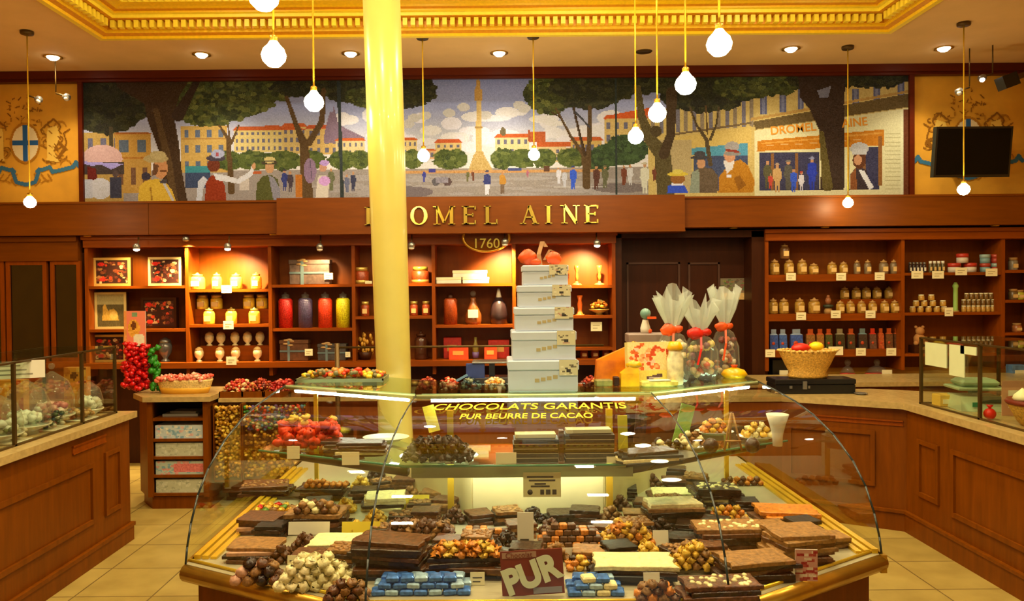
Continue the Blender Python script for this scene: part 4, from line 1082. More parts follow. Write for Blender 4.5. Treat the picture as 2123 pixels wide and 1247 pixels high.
# bay 3
def ribbon_box(px0, px1, py0, z0, label, d=DI, cols=(84, 68, 62), tilt=0.0, gold=False):
    w = wpx(px1 - px0); h = wpx(1) * py0; X = pix((px0 + px1) / 2, 620, d).x
    t = thing('gift_box', label, 'box', (X, d, z0), tilt, 'dark ribboned gift boxes')
    bmx = mat('gift_box_%d_%d_%d' % cols, cols, .4, noise=.3, scale=30)
    MB().bbox(0, 0, 0, w, .12, h * .8, bev=.006).build('body', bmx, t)
    MB().bbox(0, 0, h * .8, w * 1.03, .13, h * .18, bev=.004).build('lid', bmx, t)
    rb = mat('tan_ribbon', (176, 140, 90), .5); gb = mat('blue_grey_ribbon', (96, 116, 120), .4)
    m = MB().box(-w * .22, -.068, 0, -w * .14, .066, h * .985).box(-w * .5, -.067, h * .42, w * .5, -.062, h * .5)
    m.build('ribbon', gb, t)
    m = MB()
    for a in (.5, 1.4, 2.3, 3.6, 5.2): m.ball((-w * .18 + .035 * math.cos(a), -.06, h * .86 + .03 * math.sin(a)), .022, 1.5, .6, .5, 8, 5, rz=0)
    m.build('bow', rb, t)
zz = Zp(646, 590)
ribbon_box(604, 686, 52, zz, 'large dark gift box with grey ribbon and tan bow, top shelf of third bay', cols=(92, 74, 66))
price_tag(672, 690, 566, 580, 7.72, 'price tag leaning at the big dark gift box on the top shelf')
zz = Zp(646, 681)
for px, c, nm in ((592, (196, 34, 26), 'red'), (633, (84, 74, 110), 'violet blue'), (674, (232, 62, 30), 'bright orange red'), (711, (242, 214, 30), 'yellow')):
    m = mat('sweets_' + nm, c, .4, noise=.4, scale=90, bump=.5, coat=.3)
    jar(at_shelf(px, DI, zz), wpx(29), wpx(74), 'tall glass jar filled with %s sweets in the third bay' % nm, 'tall sweet jars of the third bay', m, CLOCHE, None, 3, 'sweet_jar')
ribbon_box(582, 640, 44, ZL, 'brown ribboned gift box, left of two on the lowest shelf of third bay', cols=(96, 60, 36))
ribbon_box(660, 718, 35, ZL, 'flat dark grey ribboned gift box, right of two on the lowest shelf', cols=(70, 64, 60))
price_tag(632, 648, 724, 738, 7.70, 'price tag on the brown ribboned gift box')
price_tag(716, 726, 730, 741, 7.70, 'small price tag right of the flat grey gift box')
# bay 4 (partly behind the pillar)
zz = Zp(816, 588)
REDS = mat('red_brown_sweets', (150, 62, 24), .35, noise=.4, scale=80)
for px, gm, nm in ((750, JLID, 'left of the pillar'), (872, GREENL, 'right of the pillar')):
    w = 30 if px < 800 else 36
    t = jar(at_shelf(px, DI, zz), wpx(w), wpx(34), 'wide jar of red brown sweets with gilt lid, ' + nm, 'wide gilt lidded jars', REDS, gm, None, 1, 'sweet_jar')
    MB().lathe([(wpx(w) * .51, 0), (wpx(w) * .51, .035), (wpx(w) * .49, .036)], 16).build('base_band', JLID, t)
price_tag(757, 771, 583, 593, 7.70, 'price tag just left of the pillar on the top shelf')
zz = Zp(816, 656)
for i, px in enumerate((757, 858, 883)):
    jar(at_shelf(px, DI, zz), wpx(17), wpx(30), 'small brown jar with a pale label, %s from left beside the pillar' % ORD[i], 'small brown jars by the pillar', REDS, JLID, LAB, 1)
SPRIG = mat('gold_leaf_sprig', (186, 134, 40), .5, noise=.4)
t = thing('gold_sprig_basket', 'dark basket with a gold dried sprig on the lowest shelf left of the pillar', 'basket', at_shelf(756, DI, ZL))
MB().lathe([(.05, 0), (.075, .08), (.07, .08)], 14).build('basket', DARKW, t)
m = MB(); R = random.Random(2)
for _ in range(26): m.ball((R.uniform(-.07, .07), R.uniform(-.04, .04), R.uniform(.06, .26)), .016, 1, 1, 1.6, 6, 4)
m.build('sprig', SPRIG, t)
jar(at_shelf(872, DI, ZL), wpx(28), wpx(60), 'dark brown lidded jar in the shadow on the lowest shelf right of the pillar', None, mat('dark_amber_glass', (70, 36, 22), .2, coat=.4), DARKW, None, 0)
# bay 5
zz = Zp(982, 588)
def card_box(px0, px1, z, h, label, m=WHITE, d=DI, dep=.14, grp='flat pale boxes in the fifth bay'):
    w = wpx(px1 - px0); X = pix((px0 + px1) / 2, 620, d).x
    t = thing('flat_box', label, 'box', (X, d, z), 0, grp)
    MB().bbox(0, 0, 0, w, dep, h * .55, bev=.003).build('base', m, t); MB().bbox(0, 0, h * .55, w * 1.02, dep * 1.02, h * .45, bev=.003).build('lid', TAG, t)
hb = wpx(13)
card_box(906, 957, zz, hb, 'flat pale box, lower left of three on the top shelf of the fifth bay')
card_box(960, 1014, zz, hb, 'flat pale box, lower right of three on the top shelf of the fifth bay')
card_box(940, 1010, zz + hb, wpx(14), 'flat pale box lying across the two others in the fifth bay')
zz = Zp(982, 674)
jar(at_shelf(934, DI, zz), wpx(28), wpx(66), 'tall jar of dark and red sweets, left on the middle shelf of the fifth bay', None, REDS, DARKW, None, 3, 'sweet_jar')
t = thing('bell_decanter', 'round bodied glass decanter with a cream label, middle shelf of the fifth bay', 'decanter', at_shelf(981, DI, zz))
MB().lathe([(.07, 0), (.085, .03), (.082, .1), (.05, .18), (.025, .24), (.03, .27), (.02, .27)], 20).build('body', mat('amber_glass', (130, 70, 30), .15, coat=.5), t)
MB().ball((0, 0, .31), .032).build('stopper', CLOCHE, t); MB().box(-.05, -.094, .07, .05, -.084, .15).build('label', TAG, t)
t = thing('wrapped_cone', 'dark wrapped cone shaped gift with a white top, middle shelf of the fifth bay', 'gift', at_shelf(1034, DI, zz))
MB().lathe([(.085, 0), (.09, .1), (.075, .2), (.03, .27)], 16).build('wrapper', mat('dark_plum_wrap', (48, 32, 34), .3, noise=.3), t)
MB().lathe([(.03, .27), (.022, .3), (.012, .36)], 12).build('tie', WHITE, t)
RB = mat('red_orange_box', (226, 66, 20), .45, noise=.25, scale=30); RB2 = mat('deep_red_box', (190, 36, 16), .45, noise=.2, scale=30)
def small_box(px0, px1, z, hpx, d, label, m, grp='red and orange boxes in the fifth bay', dep=.07):
    w = wpx(px1 - px0); t = thing('small_box', label, 'box', (pix((px0 + px1) / 2, 720, d).x, d, z), 0, grp)
    h = wpx(hpx); MB().bbox(0, 0, 0, w, dep, h, bev=.003).build('body', m, t)
    MB().box(-w * .3, -dep / 2 - .002, h * .35, w * .25, -dep / 2, h * .65).build('label', mat('tan_print', (206, 150, 70), .5), t)
small_box(920, 957, ZL, 44, 7.88, 'tall deep red box standing behind the others in the fifth bay', RB2)
small_box(931, 971, ZL, 27, 7.76, 'orange red box in front at left, lowest shelf of the fifth bay', RB)
small_box(1004, 1030, ZL, 28, 7.76, 'orange red box in front, near the white box tower', RB)
small_box(1012, 1056, ZL, 38, 7.88, 'deep red box at the back, nearest the white box tower', RB2)
t = thing('small_bottle', 'little bottle with green and violet wrapping between the red boxes', 'bottle', (pix(986, 720, DI).x, DI, ZL))
MB().lathe([(.03, 0), (.032, .12), (.014, .17), (.014, .22)], 12).build('body', mat('olive_glass', (130, 116, 50), .3), t); MB().lathe([(.033, .01), (.034, .07)], 12).build('wrapper', mat('violet_wrap', (110, 90, 150), .4), t)
# bay 6
zz = Zp(1170, 592)
for i, px in enumerate((1196, 1243)):
    t = thing('candlestick', 'slim orange glass candlestick on a gilt foot, %s in the sixth bay' % ('left' if i == 0 else 'right'), 'candlestick', at_shelf(px, DI, zz), 0, 'candlesticks in the sixth bay')
    MB().lathe([(.055, 0), (.05, .012), (.015, .025), (.012, .04)], 14).build('foot', JLID, t)
    MB().lathe([(.012, .04), (.018, .09), (.010, .13), (.024, .17), (.026, .2)], 12).build('stem', mat('orange_glass', (230, 110, 40), .2, coat=.4), t)
zz = Zp(1170, 655)
t = thing('candlestick', 'short gilt candlestick on the middle shelf behind the white box tower', 'candlestick', at_shelf(1202, DI, zz))
MB().lathe([(.045, 0), (.03, .02), (.02, .05), (.026, .11), (.018, .15), (.03, .2)], 14).build('stem', mat('orange_glass', (230, 110, 40), .2), t); MB().lathe([(.048, 0), (.046, .01)], 14).build('foot', JLID, t)
t = thing('sweet_dish', 'open dish heaped with yellow and orange sweets in the sixth bay', 'dish', at_shelf(1242, DI, zz))
MB().lathe([(.04, 0), (.03, .02), (.1, .05), (.104, .06), (.09, .055)], 18).build('dish', JLID, t)
sweets('wrapped_sweets', 'yellow and orange sweets heaped in the sixth bay dish', t.location.x - .08, DI - .05, zz + .055, t.location.x + .08, DI + .05, zz + .15, [(240, 180, 60), (232, 130, 40), (240, 210, 120)], .018, 40, None, .6, 5)
price_tag(1225, 1248, 668, 687, 7.74, 'faded price card standing on the lower shelf of the sixth bay')
zz = Zp(1170, 722)
z6 = Zp(1170, 722)
MB().box(Xp(1066) + .017, DF + .004, z6 - .026, Xp(1273) - .017, DB, z6).build('shelf', SHELF, left_shelf)
price_tag(1228, 1246, 672, 690, 7.9, 'tiny card at the back of the sixth bay') if False else None
for i, px in enumerate((1210, 1233, 1256)):
    jar(at_shelf(px, 7.82, ZL), wpx(17), wpx(20), 'little red lidded jam jar, %s from left on the lowest shelf of sixth bay' % ORD[i], 'little jam jars in the sixth bay', REDS, JLID, LAB, 1)

# ---------------------------------------------------------------- right shelving
GRP = 'amber jars on the right shelving'
SH = Zp(1730, 569)
for i, (px, w, h) in enumerate(((1606, 20, 33), (1636, 20, 33), (1663, 20, 33), (1687, 20, 24), (1725, 19, 27), (1749, 17, 27), (1777, 13, 30), (1799, 14, 30), (1832, 18, 30), (1853, 15, 30))):
    body = AMBER if px < 1770 else mat('grey_brown_jar', (128, 106, 76), .3, noise=.3)
    jar(at_shelf(px, DI, SH), wpx(w), wpx(h), 'amber jar, %s from left on the top shelf right of the dark doorway' % ORD[i], GRP, body, CORK)
z2_ = SH + wpx(33)
jar(at_shelf(1627, DI, z2_), wpx(19), wpx(32), 'brown jar standing on top of two amber jars at the top left', GRP, mat('brown_jar', (120, 80, 44), .3, noise=.3), CORK)
S2 = Zp(1730, 651)
for i, (px, w, h) in enumerate(((1603, 19, 33), (1625, 20, 33), (1658, 20, 33), (1688, 24, 33))):
    jar(at_shelf(px, DI, S2), wpx(w), wpx(h), 'large amber jar, %s from left on the second shelf right of the doorway' % ORD[i], GRP, AMBER, CORK)
t = thing('figurine', 'tiny figurine with a dark green belt between the amber jars', 'figurine', at_shelf(1717, DI, S2))
MB().lathe([(.045, 0), (.04, .03), (.03, .06)], 12).build('base', CORK, t); MB().lathe([(.05, .06), (.05, .085), (.02, .09)], 12).build('belt', mat('dark_green_cloth', (50, 56, 36), .6), t)
MB().lathe([(.022, .09), (.03, .13), (.02, .16)], 12).ball((0, 0, .17), .018).build('figure', mat('brown_pottery', (150, 92, 54), .5), t)
for i, px in enumerate((1742, 1763, 1786, 1809, 1834, 1855)):
    jar(at_shelf(px, 7.76, S2), wpx(17), wpx(27), 'small amber jar, %s from left in the front row by the figurine' % ORD[i], GRP, AMBER, CORK)
zr = Zp(1800, 620, 7.88)
MB().box(pix(1738, 620, 7.88).x, 7.82, S2, pix(1866, 620, 7.88).x, 7.96, zr).build('riser_step', SHELF)
tag(scn.objects['riser_step.002'], 'low wooden riser step under the back row of amber jars on the right shelving', 'riser')
for i, px in enumerate((1751, 1775, 1796, 1818, 1843)):
    jar(at_shelf(px, 7.89, zr), wpx(18), wpx(26), 'small amber jar, %s from left in the raised back row' % ORD[i], GRP, AMBER, CORK)
S3 = Zp(1730, 726)
def bag(px, w, h, c, top, label, d=DI, grp='bags of sweets on the right shelving'):
    t = thing('sweet_bag', label, 'bag', at_shelf(px, d, S3), 0, grp); W = wpx(w); H = wpx(h)
    bmx = mat('bag_%d_%d_%d' % c, c, .3, noise=.5, scale=45, coat=.4)
    MB().prism([(-W / 2, -.03), (W / 2, -.03), (W / 2 * .9, .03), (-W / 2 * .9, .03)], 0, H * .72, top=[(-W / 2 * .95, -.02), (W / 2 * .95, -.02), (W / 2 * .9, .01), (-W / 2 * .9, .01)]).build('pouch', bmx, t)
    MB().prism([(-W / 2 * .95, -.022), (W / 2 * .95, -.022), (W / 2 * .9, .012), (-W / 2 * .9, .012)], H * .72, H * .80, top=[(-W / 4, -.01), (W / 4, -.01), (W / 4, .005), (-W / 4, .005)]).box(-W * .3, -.012, H * .8, W * .3, .0, H).build('tied_top', mat('top_%d_%d_%d' % top, top, .4, noise=.3), t)
    MB().ball((-W * .1, -.028, H * .3), W * .2, 1, .25, 1).build('sticker', mat('sticker_red', (196, 70, 30), .5), t)
OT = (190, 84, 34); BT = (150, 170, 200)
for px, w, c, top, nm in ((1603, 17, (52, 84, 160), BT, 'leftmost blue bag'), (1622, 16, (60, 96, 170), BT, 'second blue bag'), (1650, 26, (54, 88, 168), BT, 'wide blue bag'),
        (1679, 18, (140, 96, 50), OT, 'brown bag next to the blue ones'), (1699, 15, (150, 100, 50), OT, 'second brown bag'), (1717, 14, (72, 80, 40), OT, 'olive green bag'),
        (1740, 19, (50, 50, 36), (150, 140, 110), 'dark bag with pale top'), (1763, 15, (64, 54, 40), OT, 'dark bag with orange top'), (1787, 18, (54, 44, 44), (110, 140, 150), 'dark bag with bluish top'),
        (1808, 14, (96, 64, 56), (206, 50, 30), 'plum bag with red top'), (1825, 11, (176, 80, 44), OT, 'narrow orange bag'), (1842, 14, (104, 66, 40), OT, 'brown bag near the right end'), (1859, 14, (100, 64, 38), OT, 'last brown bag at the right end')):
    bag(px, w, 42, c, top, nm + ' in the bag row on the right shelving')
for i, (px, py) in enumerate(((1640, 574), (1744, 574), (1824, 573), (1661, 656), (1733, 652), (1805, 652), (1597, 733), (1635, 733), (1693, 731), (1785, 730), (1848, 730))):
    row = 'top' if i < 3 else 'second' if i < 6 else 'third'; k = i if i < 3 else i - 3 if i < 6 else i - 6
    price_tag(px - 10, px + 10, py - 8, py + 8, 7.66, 'cream price tag, %s from left on the %s shelf edge of right shelving' % (ORD[k], row))
price_tag(1718, 1748, 719, 737, 7.655, 'large cream price card on the bag shelf edge')
t = thing('tin', 'black box with a cream tag, lowest shelf beside the fruit basket', 'box', at_shelf(1612, DI, ZR))
MB().bbox(0, 0, 0, wpx(32), .14, wpx(46), bev=.004).build('body', BLACK, t); MB().box(-.01, -.078, .03, .075, -.072, .12).build('label', TAG, t)
PK = mat('pink_sweets', (214, 84, 62), .4, noise=.3, scale=70)
for px, w, h, nm in ((1757, 32, 34, 'behind the fruit basket'), (1818, 48, 38, 'with a pale card, right of the fruit basket')):
    t = thing('sweet_dish', 'domed glass dish of pink sweets ' + nm, 'dish', at_shelf(px, DI, ZR), 0, 'domed dishes of pink sweets')
    r = wpx(w) / 2
    MB().lathe([(r * .8, 0), (r, .02), (r, .06), (r * .92, .075), (r * .3, .085)], 20).build('sweets', PK, t)
    MB().lathe([(r * .9, .085), (r * .6, .13), (r * .2, .15), (r * .15, .16)], 20).ball((0, 0, .185), .034).build('dome', CLOCHE, t)
    if px > 1800: MB().box(-.01, -r - .006, .03, .09, -r - .002, .12).build('card', TAG, t)
# second bay of the right shelving
S4 = Zp(1976, 565)
for i in range(5):
    jar(at_shelf(1887 + i * 7.4, DI, S4), wpx(6.6), wpx(22), 'tiny dark bottle with silver cap, %s from the left upright of the far right bay' % ORD[i], 'tiny bottles on the right shelving', mat('dark_bottle', (60, 44, 40), .3), STEEL, WHITE, 1, 'small_bottle', 'bottle')
for i in range(4):
    jar(at_shelf(1929 + i * 8.6, DI, S4), wpx(7), wpx(24), 'tiny bottle with pale cap, %s of the four in the middle group' % ORD[i], 'tiny bottles on the right shelving', mat('olive_bottle', (90, 80, 50), .3), WHITE, LAB, 1, 'small_bottle', 'bottle')
def tin(px, z, w, h, c1, c2, label, d=DI):
    t = thing('round_tin', label, 'tin', at_shelf(px, d, z), 0, 'round tins on the right shelving'); r = wpx(w) / 2; h = wpx(h)
    MB().lathe([(r * .95, 0), (r * .95, h * .62)], 18).build('body', mat('tin_%d_%d_%d' % c1, c1, .4), t); MB().lathe([(r, h * .6), (r, h), (r * .9, h * 1.02)], 18).build('lid', mat('tin_%d_%d_%d' % c2, c2, .4), t)
WR = (206, 196, 180); RR2 = (186, 52, 34)
tin(1978, S4, 25, 19, WR, RR2, 'white tin with red lid, bottom left of the three stacked')
tin(2011, S4, 25, 19, WR, RR2, 'white tin with red lid, bottom right of the three stacked')
tin(1995, S4 + wpx(19.5), 23, 19, WR, RR2, 'white tin with red lid, on top of the three stacked')
for i, (px, lv) in enumerate(((2042, 0), (2064, 0), (2042, 1), (2064, 1))):
    tin(px, S4 + lv * wpx(18.5), 20, 18, ((120, 156, 160), (170, 60, 44))[i % 2], ((176, 66, 46), (150, 176, 170))[(i + lv) % 2], 'small striped tin, %s %s of the four stacked at the end' % (('lower', 'upper')[lv], ('left', 'right')[i % 2]))
for i, (px, py) in enumerate(((1902, 570), (1945, 570), (1993, 563), (2056, 565))):
    price_tag(px - 12, px + 12, py - 8, py + 8, 7.66, 'cream price tag, %s from left along the top shelf of the far right bay' % ORD[i])
S5 = Zp(1976, 648)
HJ = mat('gold_mini_jar', (190, 146, 62), .3, noise=.3)
lev = wpx(11.5); k = 0
for L_, xs in enumerate(((1892, 1908, 1925, 1942, 1957), (1899, 1916, 1934, 1955), (1910, 1931), ())):
    for px in xs:
        jar(at_shelf(px, DI, S5 + L_ * (wpx(12.2))), wpx(12), wpx(12), 'miniature gold jar, %s jar of the little pyramid, %s layer' % (ORD[xs.index(px)], ('bottom', 'middle', 'top')[L_]), 'miniature gold jars', HJ, TAG, None, 1)
t = thing('figurine', 'tall thin carved pillar ornament between the miniature jars', 'figurine', at_shelf(1981, DI, S5))
MB().lathe([(.03, 0), (.022, .03), (.022, .24), (.03, .26), (.012, .30)], 12).build('shaft', mat('stone_ornament', (150, 190, 96), .6), t); MB().lathe([(.034, 0), (.034, .012)], 12).build('base', CORK, t)
for L_ in range(3):
    n = (8, 8, 6)[L_]
    for i in range(n):
        px = 1998 + i * 10 + (0, 0, 6)[L_]
        jar(at_shelf(px, 7.82, S5 + L_ * wpx(13)), wpx(9.4), wpx(12.8), 'miniature gold and dark jar, %s from left, %s layer of the long row' % (ORD[i], ('bottom', 'middle', 'top')[L_]), 'miniature gold jars', mat('mini_jar_dark', (120, 88, 40), .3, noise=.3) if L_ else HJ, TAG, None, 1)
price_tag(1959, 1976, 638, 656, 7.66, 'cream price tag below the miniature jars')
t = thing('plush_bear', 'small tan plush bear sitting above the right glass showcase', 'toy', at_shelf(1906, 7.76, Zp(1976, 733) + .08))
m = MB().ball((0, 0, .06), .06, 1, .9, 1).ball((-.05, -.03, .02), .025).ball((.05, -.03, .02), .025); m.build('body', mat('tan_plush', (176, 122, 66), .9), t)
m = MB().ball((0, -.01, .14), .045).ball((-.035, 0, .18), .016).ball((.035, 0, .18), .016); m.build('head', mat('tan_plush', (176, 122, 66), .9), t)
MB().bbox(0, 0, -.08, .16, .12, .08).build('box_seat', DARKW, t)
# sliver of the last bay
for i, (px, z, h, c) in enumerate(((2100, 560, 26, (150, 140, 120)), (2113, 622, 20, (190, 190, 60)), (2100, 622, 22, (120, 96, 60)), (2108, 690, 18, (180, 110, 60)))):
    jar(at_shelf(px, DI, Zp(2110, z)), wpx(18), wpx(h), '%s small jar seen at the right edge of the photo' % ('topmost', 'orange', 'dull brown', 'lowest')[i], 'jars at the far right edge', mat('edge_jar_%d' % i, c, .3, noise=.3), CORK, LAB, 1)
t = thing('blue_package', 'blue and white package on the back counter at the right edge', 'package', at_shelf(2108, 7.6, ZR))
MB().bbox(0, 0, 0, .15, .1, .17, bev=.005).build('body', mat('blue_wrap', (84, 120, 176), .4, noise=.4, scale=25), t); MB().box(-.05, -.054, .05, .06, -.05, .12).build('label', WHITE, t)

# back counter ledge on the right and the fruit basket on its black box
t = thing('back_counter', 'narrow back counter with pale top under the right shelving', 'counter', (0, 0, 0))
za = pix(1700, 793, 7.0).z
MB().box(2.2, 7.0, .1, 5.2, 7.6, za - .04).box(2.22, 7.03, 0, 5.2, 7.6, .1).build('body', WOOD, t); MB().box(2.15, 6.96, za - .04, 5.2, 7.62, za).build('worktop', STONE, t)
CT = .918
p = pixz(1692, 818, CT)
t = thing('black_case', 'wide black lidded box with metal catches on the right counter', 'box', (p.x, p.y + .11, CT), -.02)
W_ = 165 / F * p.y
MB().bbox(0, 0, 0, W_, .21, .075, bev=.006).build('body', BLACK, t); MB().bbox(0, 0, .075, W_ * 1.01, .22, .04, bev=.006).build('lid', mat('black_lid', (22, 22, 24), .25), t)
MB().box(-.10, -.122, .04, -.07, -.106, .10).box(-.2, -.116, .045, -.18, -.104, .065).box(-.06, -.116, .045, -.045, -.104, .065).build('catch', STEEL, t)
BASK = mat('pale_wicker', (206, 158, 66), .6, noise=.35, scale=80, bump=.6)
b = Vector((p.x - .02, p.y + .11, CT + .115))
t = thing('fruit_basket', 'oval pale wicker basket of fruit standing on the black box', 'basket', b)
MB().lathe([(.27, 0), (.30, .02), (.27, .045), (.33, .10), (.42, .20), (.43, .22), (.40, .21), (.30, .08), (.0, .06)], 28, sx=.52, sy=.34).build('basket', BASK, t)
m = MB()
for k in range(30):
    a = k / 30 * 2 * PI; m.ball((.425 * .52 * math.cos(a), .425 * .34 * math.sin(a), .215), .012, 1.3, 1.3, .8, 6, 4)
m.build('rim', mat('wicker_rim', (216, 180, 96), .6, noise=.3), t)
for nm, dx, c, s in (('red', -.06, (214, 40, 24), 1.5), ('yellow', .06, (244, 214, 30), 1.1)):
    o = MB().ball((0, 0, 0), .05, s, .9, .7, 12, 8, jit=.06).build('fruit_bag', mat('fruit_' + nm, c, .4), loc=(b.x + dx, b.y - .02, b.z + .235 + (.01 if nm == 'yellow' else 0)))
    tag(o, '%s bundle lying in the wicker fruit basket' % nm, 'fruit')
t = thing('small_dish', 'small steel coin dish on the right counter by the black box', 'dish', tuple(pixz(1790, 820, CT) + Vector((0, .04, 0))))
MB().lathe([(.03, 0), (.05, .012), (.045, .012), (.02, .004)], 16).build('bowl', STEEL, t)
# ================================================================ THE DISPLAY CASE
FR_ = [(-1.19, 2.95), (-.43, 2.53), (.77, 2.52), (1.51, 3.0)]
TP_ = [(-1.19, 4.40), (-.40, 3.95), (.81, 3.95), (1.51, 4.40)]
ZD, ZT = .70, 1.205
PROF = [(0, .70), (.012, .76), (.04, .84), (.09, .93), (.17, 1.01), (.30, 1.085), (.46, 1.14), (.62, 1.172), (.80, 1.19), (1, 1.205)]
BK_ = [(1.10, 4.5), (.50, 3.55), (-.10, 3.55), (-.75, 4.5)]
DC = 'curved glass display case'
case = thing('display_case', 'large curved glass display case full of chocolates in the foreground', 'display case', (0, 0, 0))
def curve(i, off=0.0):
    f, t = FR_[i], TP_[i]
    return [(f[0] + (t[0] - f[0]) * s, f[1] + (t[1] - f[1]) * s, z + off) for s, z in PROF]
foot = FR_ + [(1.51, 4.75), (1.02, 4.75), (.46, 3.85), (-.06, 3.85), (-.70, 4.75), (-1.19, 4.75)]
def inset(poly, k):
    cx, cy = .16, 3.6
    return [(cx + (x - cx) * k, cy + (y - cy) * k) for x, y in poly]
MB().prism(inset(foot, .97), .09, .615).build('body', WOOD, case)
MB().prism(inset(foot, .93), .0, .09).build('plinth', DARKW, case)
MB().prism(foot, .655, ZD).build('deck', mat('pale_steel_deck', (190, 180, 150), .35, .3), case)
m = MB()   # thick rounded brass bumper along the front and both ends
pts = [(-1.19, 4.75)] + FR_ + [(1.51, 4.75)]
for a, b in zip(FR_[:-1], FR_[1:]): m.cyl((a[0], a[1] + .01, .665), (b[0], b[1] + .01, .665), .035, 14)
for a in FR_[1:-1]: m.ball((a[0], a[1] + .01, .665), .035, n=14, k=8)
for sx in (-1.19, 1.51): m.box(sx - .012, 2.98, .63, sx + .012, 4.75, .70)
m.build('brass_bumper', BRASS, case)
m = MB()
for pa, pb in zip(pts[1:-2], pts[2:-1]): m.cyl((pa[0], pa[1] + .035, .704), (pb[0], pb[1] + .035, .704), .007, 8)
m.build('front_bead', BRASSY, case)
for sx, X in ((1, -1.165), (-1, 1.485)):
    m = MB()
    for k in range(3): m.box(X + sx * k * .032 - .012, 3.0, ZD, X + sx * k * .032 + .012, 4.5, ZD + .018 - .004 * k)
    m.build('side_rail', BRASSY, case)
for i in range(3):   # the three bent front panes
    a, b = curve(i), curve(i + 1); n = len(a)
    m = MB().add(a + b, [(j, n + j, n + j + 1, j + 1) for j in range(n - 1)], smooth=True)
    m.build('front_pane', GLASS, case)
for i in (0, 3):
    cvp = curve(i); X = FR_[i][0]
    ring = cvp + [(X, 4.75, ZT), (X, 4.75, ZD)]
    m = MB().add([(X, y, z) for _, y, z in ring], [tuple(range(len(ring)))])
    m.build('end_pane', GLASS, case)
for i in range(4):
    MB().tube(curve(i), .004 if i in (1, 2) else .0045, 6).build('pane_joint', mat('dark_glass_joint', (38, 48, 46), .3), case)
topp = TP_ + [(1.51, 4.75), (1.02, 4.75), (.52, 4.35), (-.12, 4.35), (-.70, 4.75), (-1.19, 4.75)]
MB().prism(topp, ZT, ZT + .008).build('top_pane', GLASSG, case)
m = MB()
for a, b in zip(TP_[:-1], TP_[1:]): m.cyl((a[0], a[1], ZT - .008), (b[0], b[1], ZT - .008), .011, 8)
m.build('top_profile', mat('pale_green_metal', (196, 206, 150), .3, .3), case)
m = MB(); m2 = MB()
for a, b in zip(TP_[:-1], TP_[1:]):
    a = Vector((a[0], a[1] + .07, ZT - .035)); b = Vector((b[0], b[1] + .07, ZT - .035)); d = (b - a)
    m.cyl(a + d * .06, a + d * .94, .011, 10)
    m2.cyl(a + d * .02 + Vector((0, .0, .018)), a + d * .98 + Vector((0, .0, .018)), .016, 6)
m.build('fluorescent_tube', TUBE, case); m2.build('lamp_housing', mat('white_enamel', (226, 224, 200), .4), case)
# back wall of the deck, following the server's recess
m = MB()
CREAM = mat('cream_panel', (236, 220, 164), .45)
for (a, b) in zip(BK_[:-1], BK_[1:]):
    a = Vector(a + (0,)); b = Vector(b + (0,)); e = (b - a); M_ = Matrix.Translation(a) @ Matrix.Rotation(math.atan2(e.y, e.x), 4, 'Z')
    m.box(0, -.01, ZD, e.length, .01, .885, M=M_)
m.build('back_panel', CREAM, case)
m = MB()
for (a, b) in zip(BK_[:-1], BK_[1:]): m.cyl((a[0], a[1], .89), (b[0], b[1], .89), .009, 8)
m.build('back_rail', BRONZE, case)
# middle glass shelf with its lamp bar and posts
ZS = .985
SHF = [(-1.12, 3.66), (-.38, 3.30), (.58, 3.30), (1.44, 3.78)]
SHB = [(1.30, 4.36), (.50, 3.74), (-.20, 3.74), (-.98, 4.36)]
MB().prism(SHF + SHB, ZS, ZS + .008).build('glass_shelf', GLASSG, case)
m = MB()
for a, b in zip(SHF[:-1], SHF[1:]): m.cyl((a[0], a[1], ZS + .003), (b[0], b[1], ZS + .003), .0055, 6)
m.build('shelf_edge', GLASSE, case)
m = MB().box(-.36, 3.33, ZS - .055, .60, 3.37, ZS - .008)
m.build('lamp_bar', mat('pale_green_aluminium', (150, 156, 112), .35, .3), case)
for (a, b) in ((SHF[0], SHF[1]), (SHF[3], SHF[2])):
    a2 = Vector((a[0] * .93 + .01, a[1] + .08, ZS - .03)); b2 = Vector((b[0], b[1] + .05, ZS - .03)); MB().cyl(a2, b2, .022, 8).build('lamp_bar', BRONZE, case)
MB().cyl((-.30, 3.42, ZS - .03), (.54, 3.42, ZS - .03), .010, 8).build('fluorescent_tube', TUBE, case)
for X in (-.20, .525):
    MB().box(X - .014, 3.50, ZD, X + .014, 3.53, ZT - .01).build('post', BRASSY, case)
for X, Y in ((-.95, 4.1), (1.24, 4.1)):
    MB().box(X - .010, Y, ZD, X + .010, Y + .02, ZT - .01).build('post', BRASSY, case)
# gold lettering on the middle pane
sl = math.atan2(.015, .284)
YT = mat('yellow_glass_lettering', (250, 224, 40), .5)
TXM = lambda px, py, z: pixz(px, py, z)
p = TXM(1096, 846, 1.189); text_on('CHOCOLATS GARANTIS', .19, 'lettering', YT, case, Matrix.Translation((p.x, p.y, 1.1945)) @ Matrix.Rotation(sl, 4, 'X'), .0006, .25, sx=.43, off=.001)
p = TXM(1090, 863, 1.183); text_on('PUR BEURRE DE CACAO', .135, 'lettering', YT, case, Matrix.Translation((p.x, p.y, 1.182)) @ Matrix.Rotation(sl * 1.3, 4, 'X'), .0006, .2, sx=.40, off=.0015)

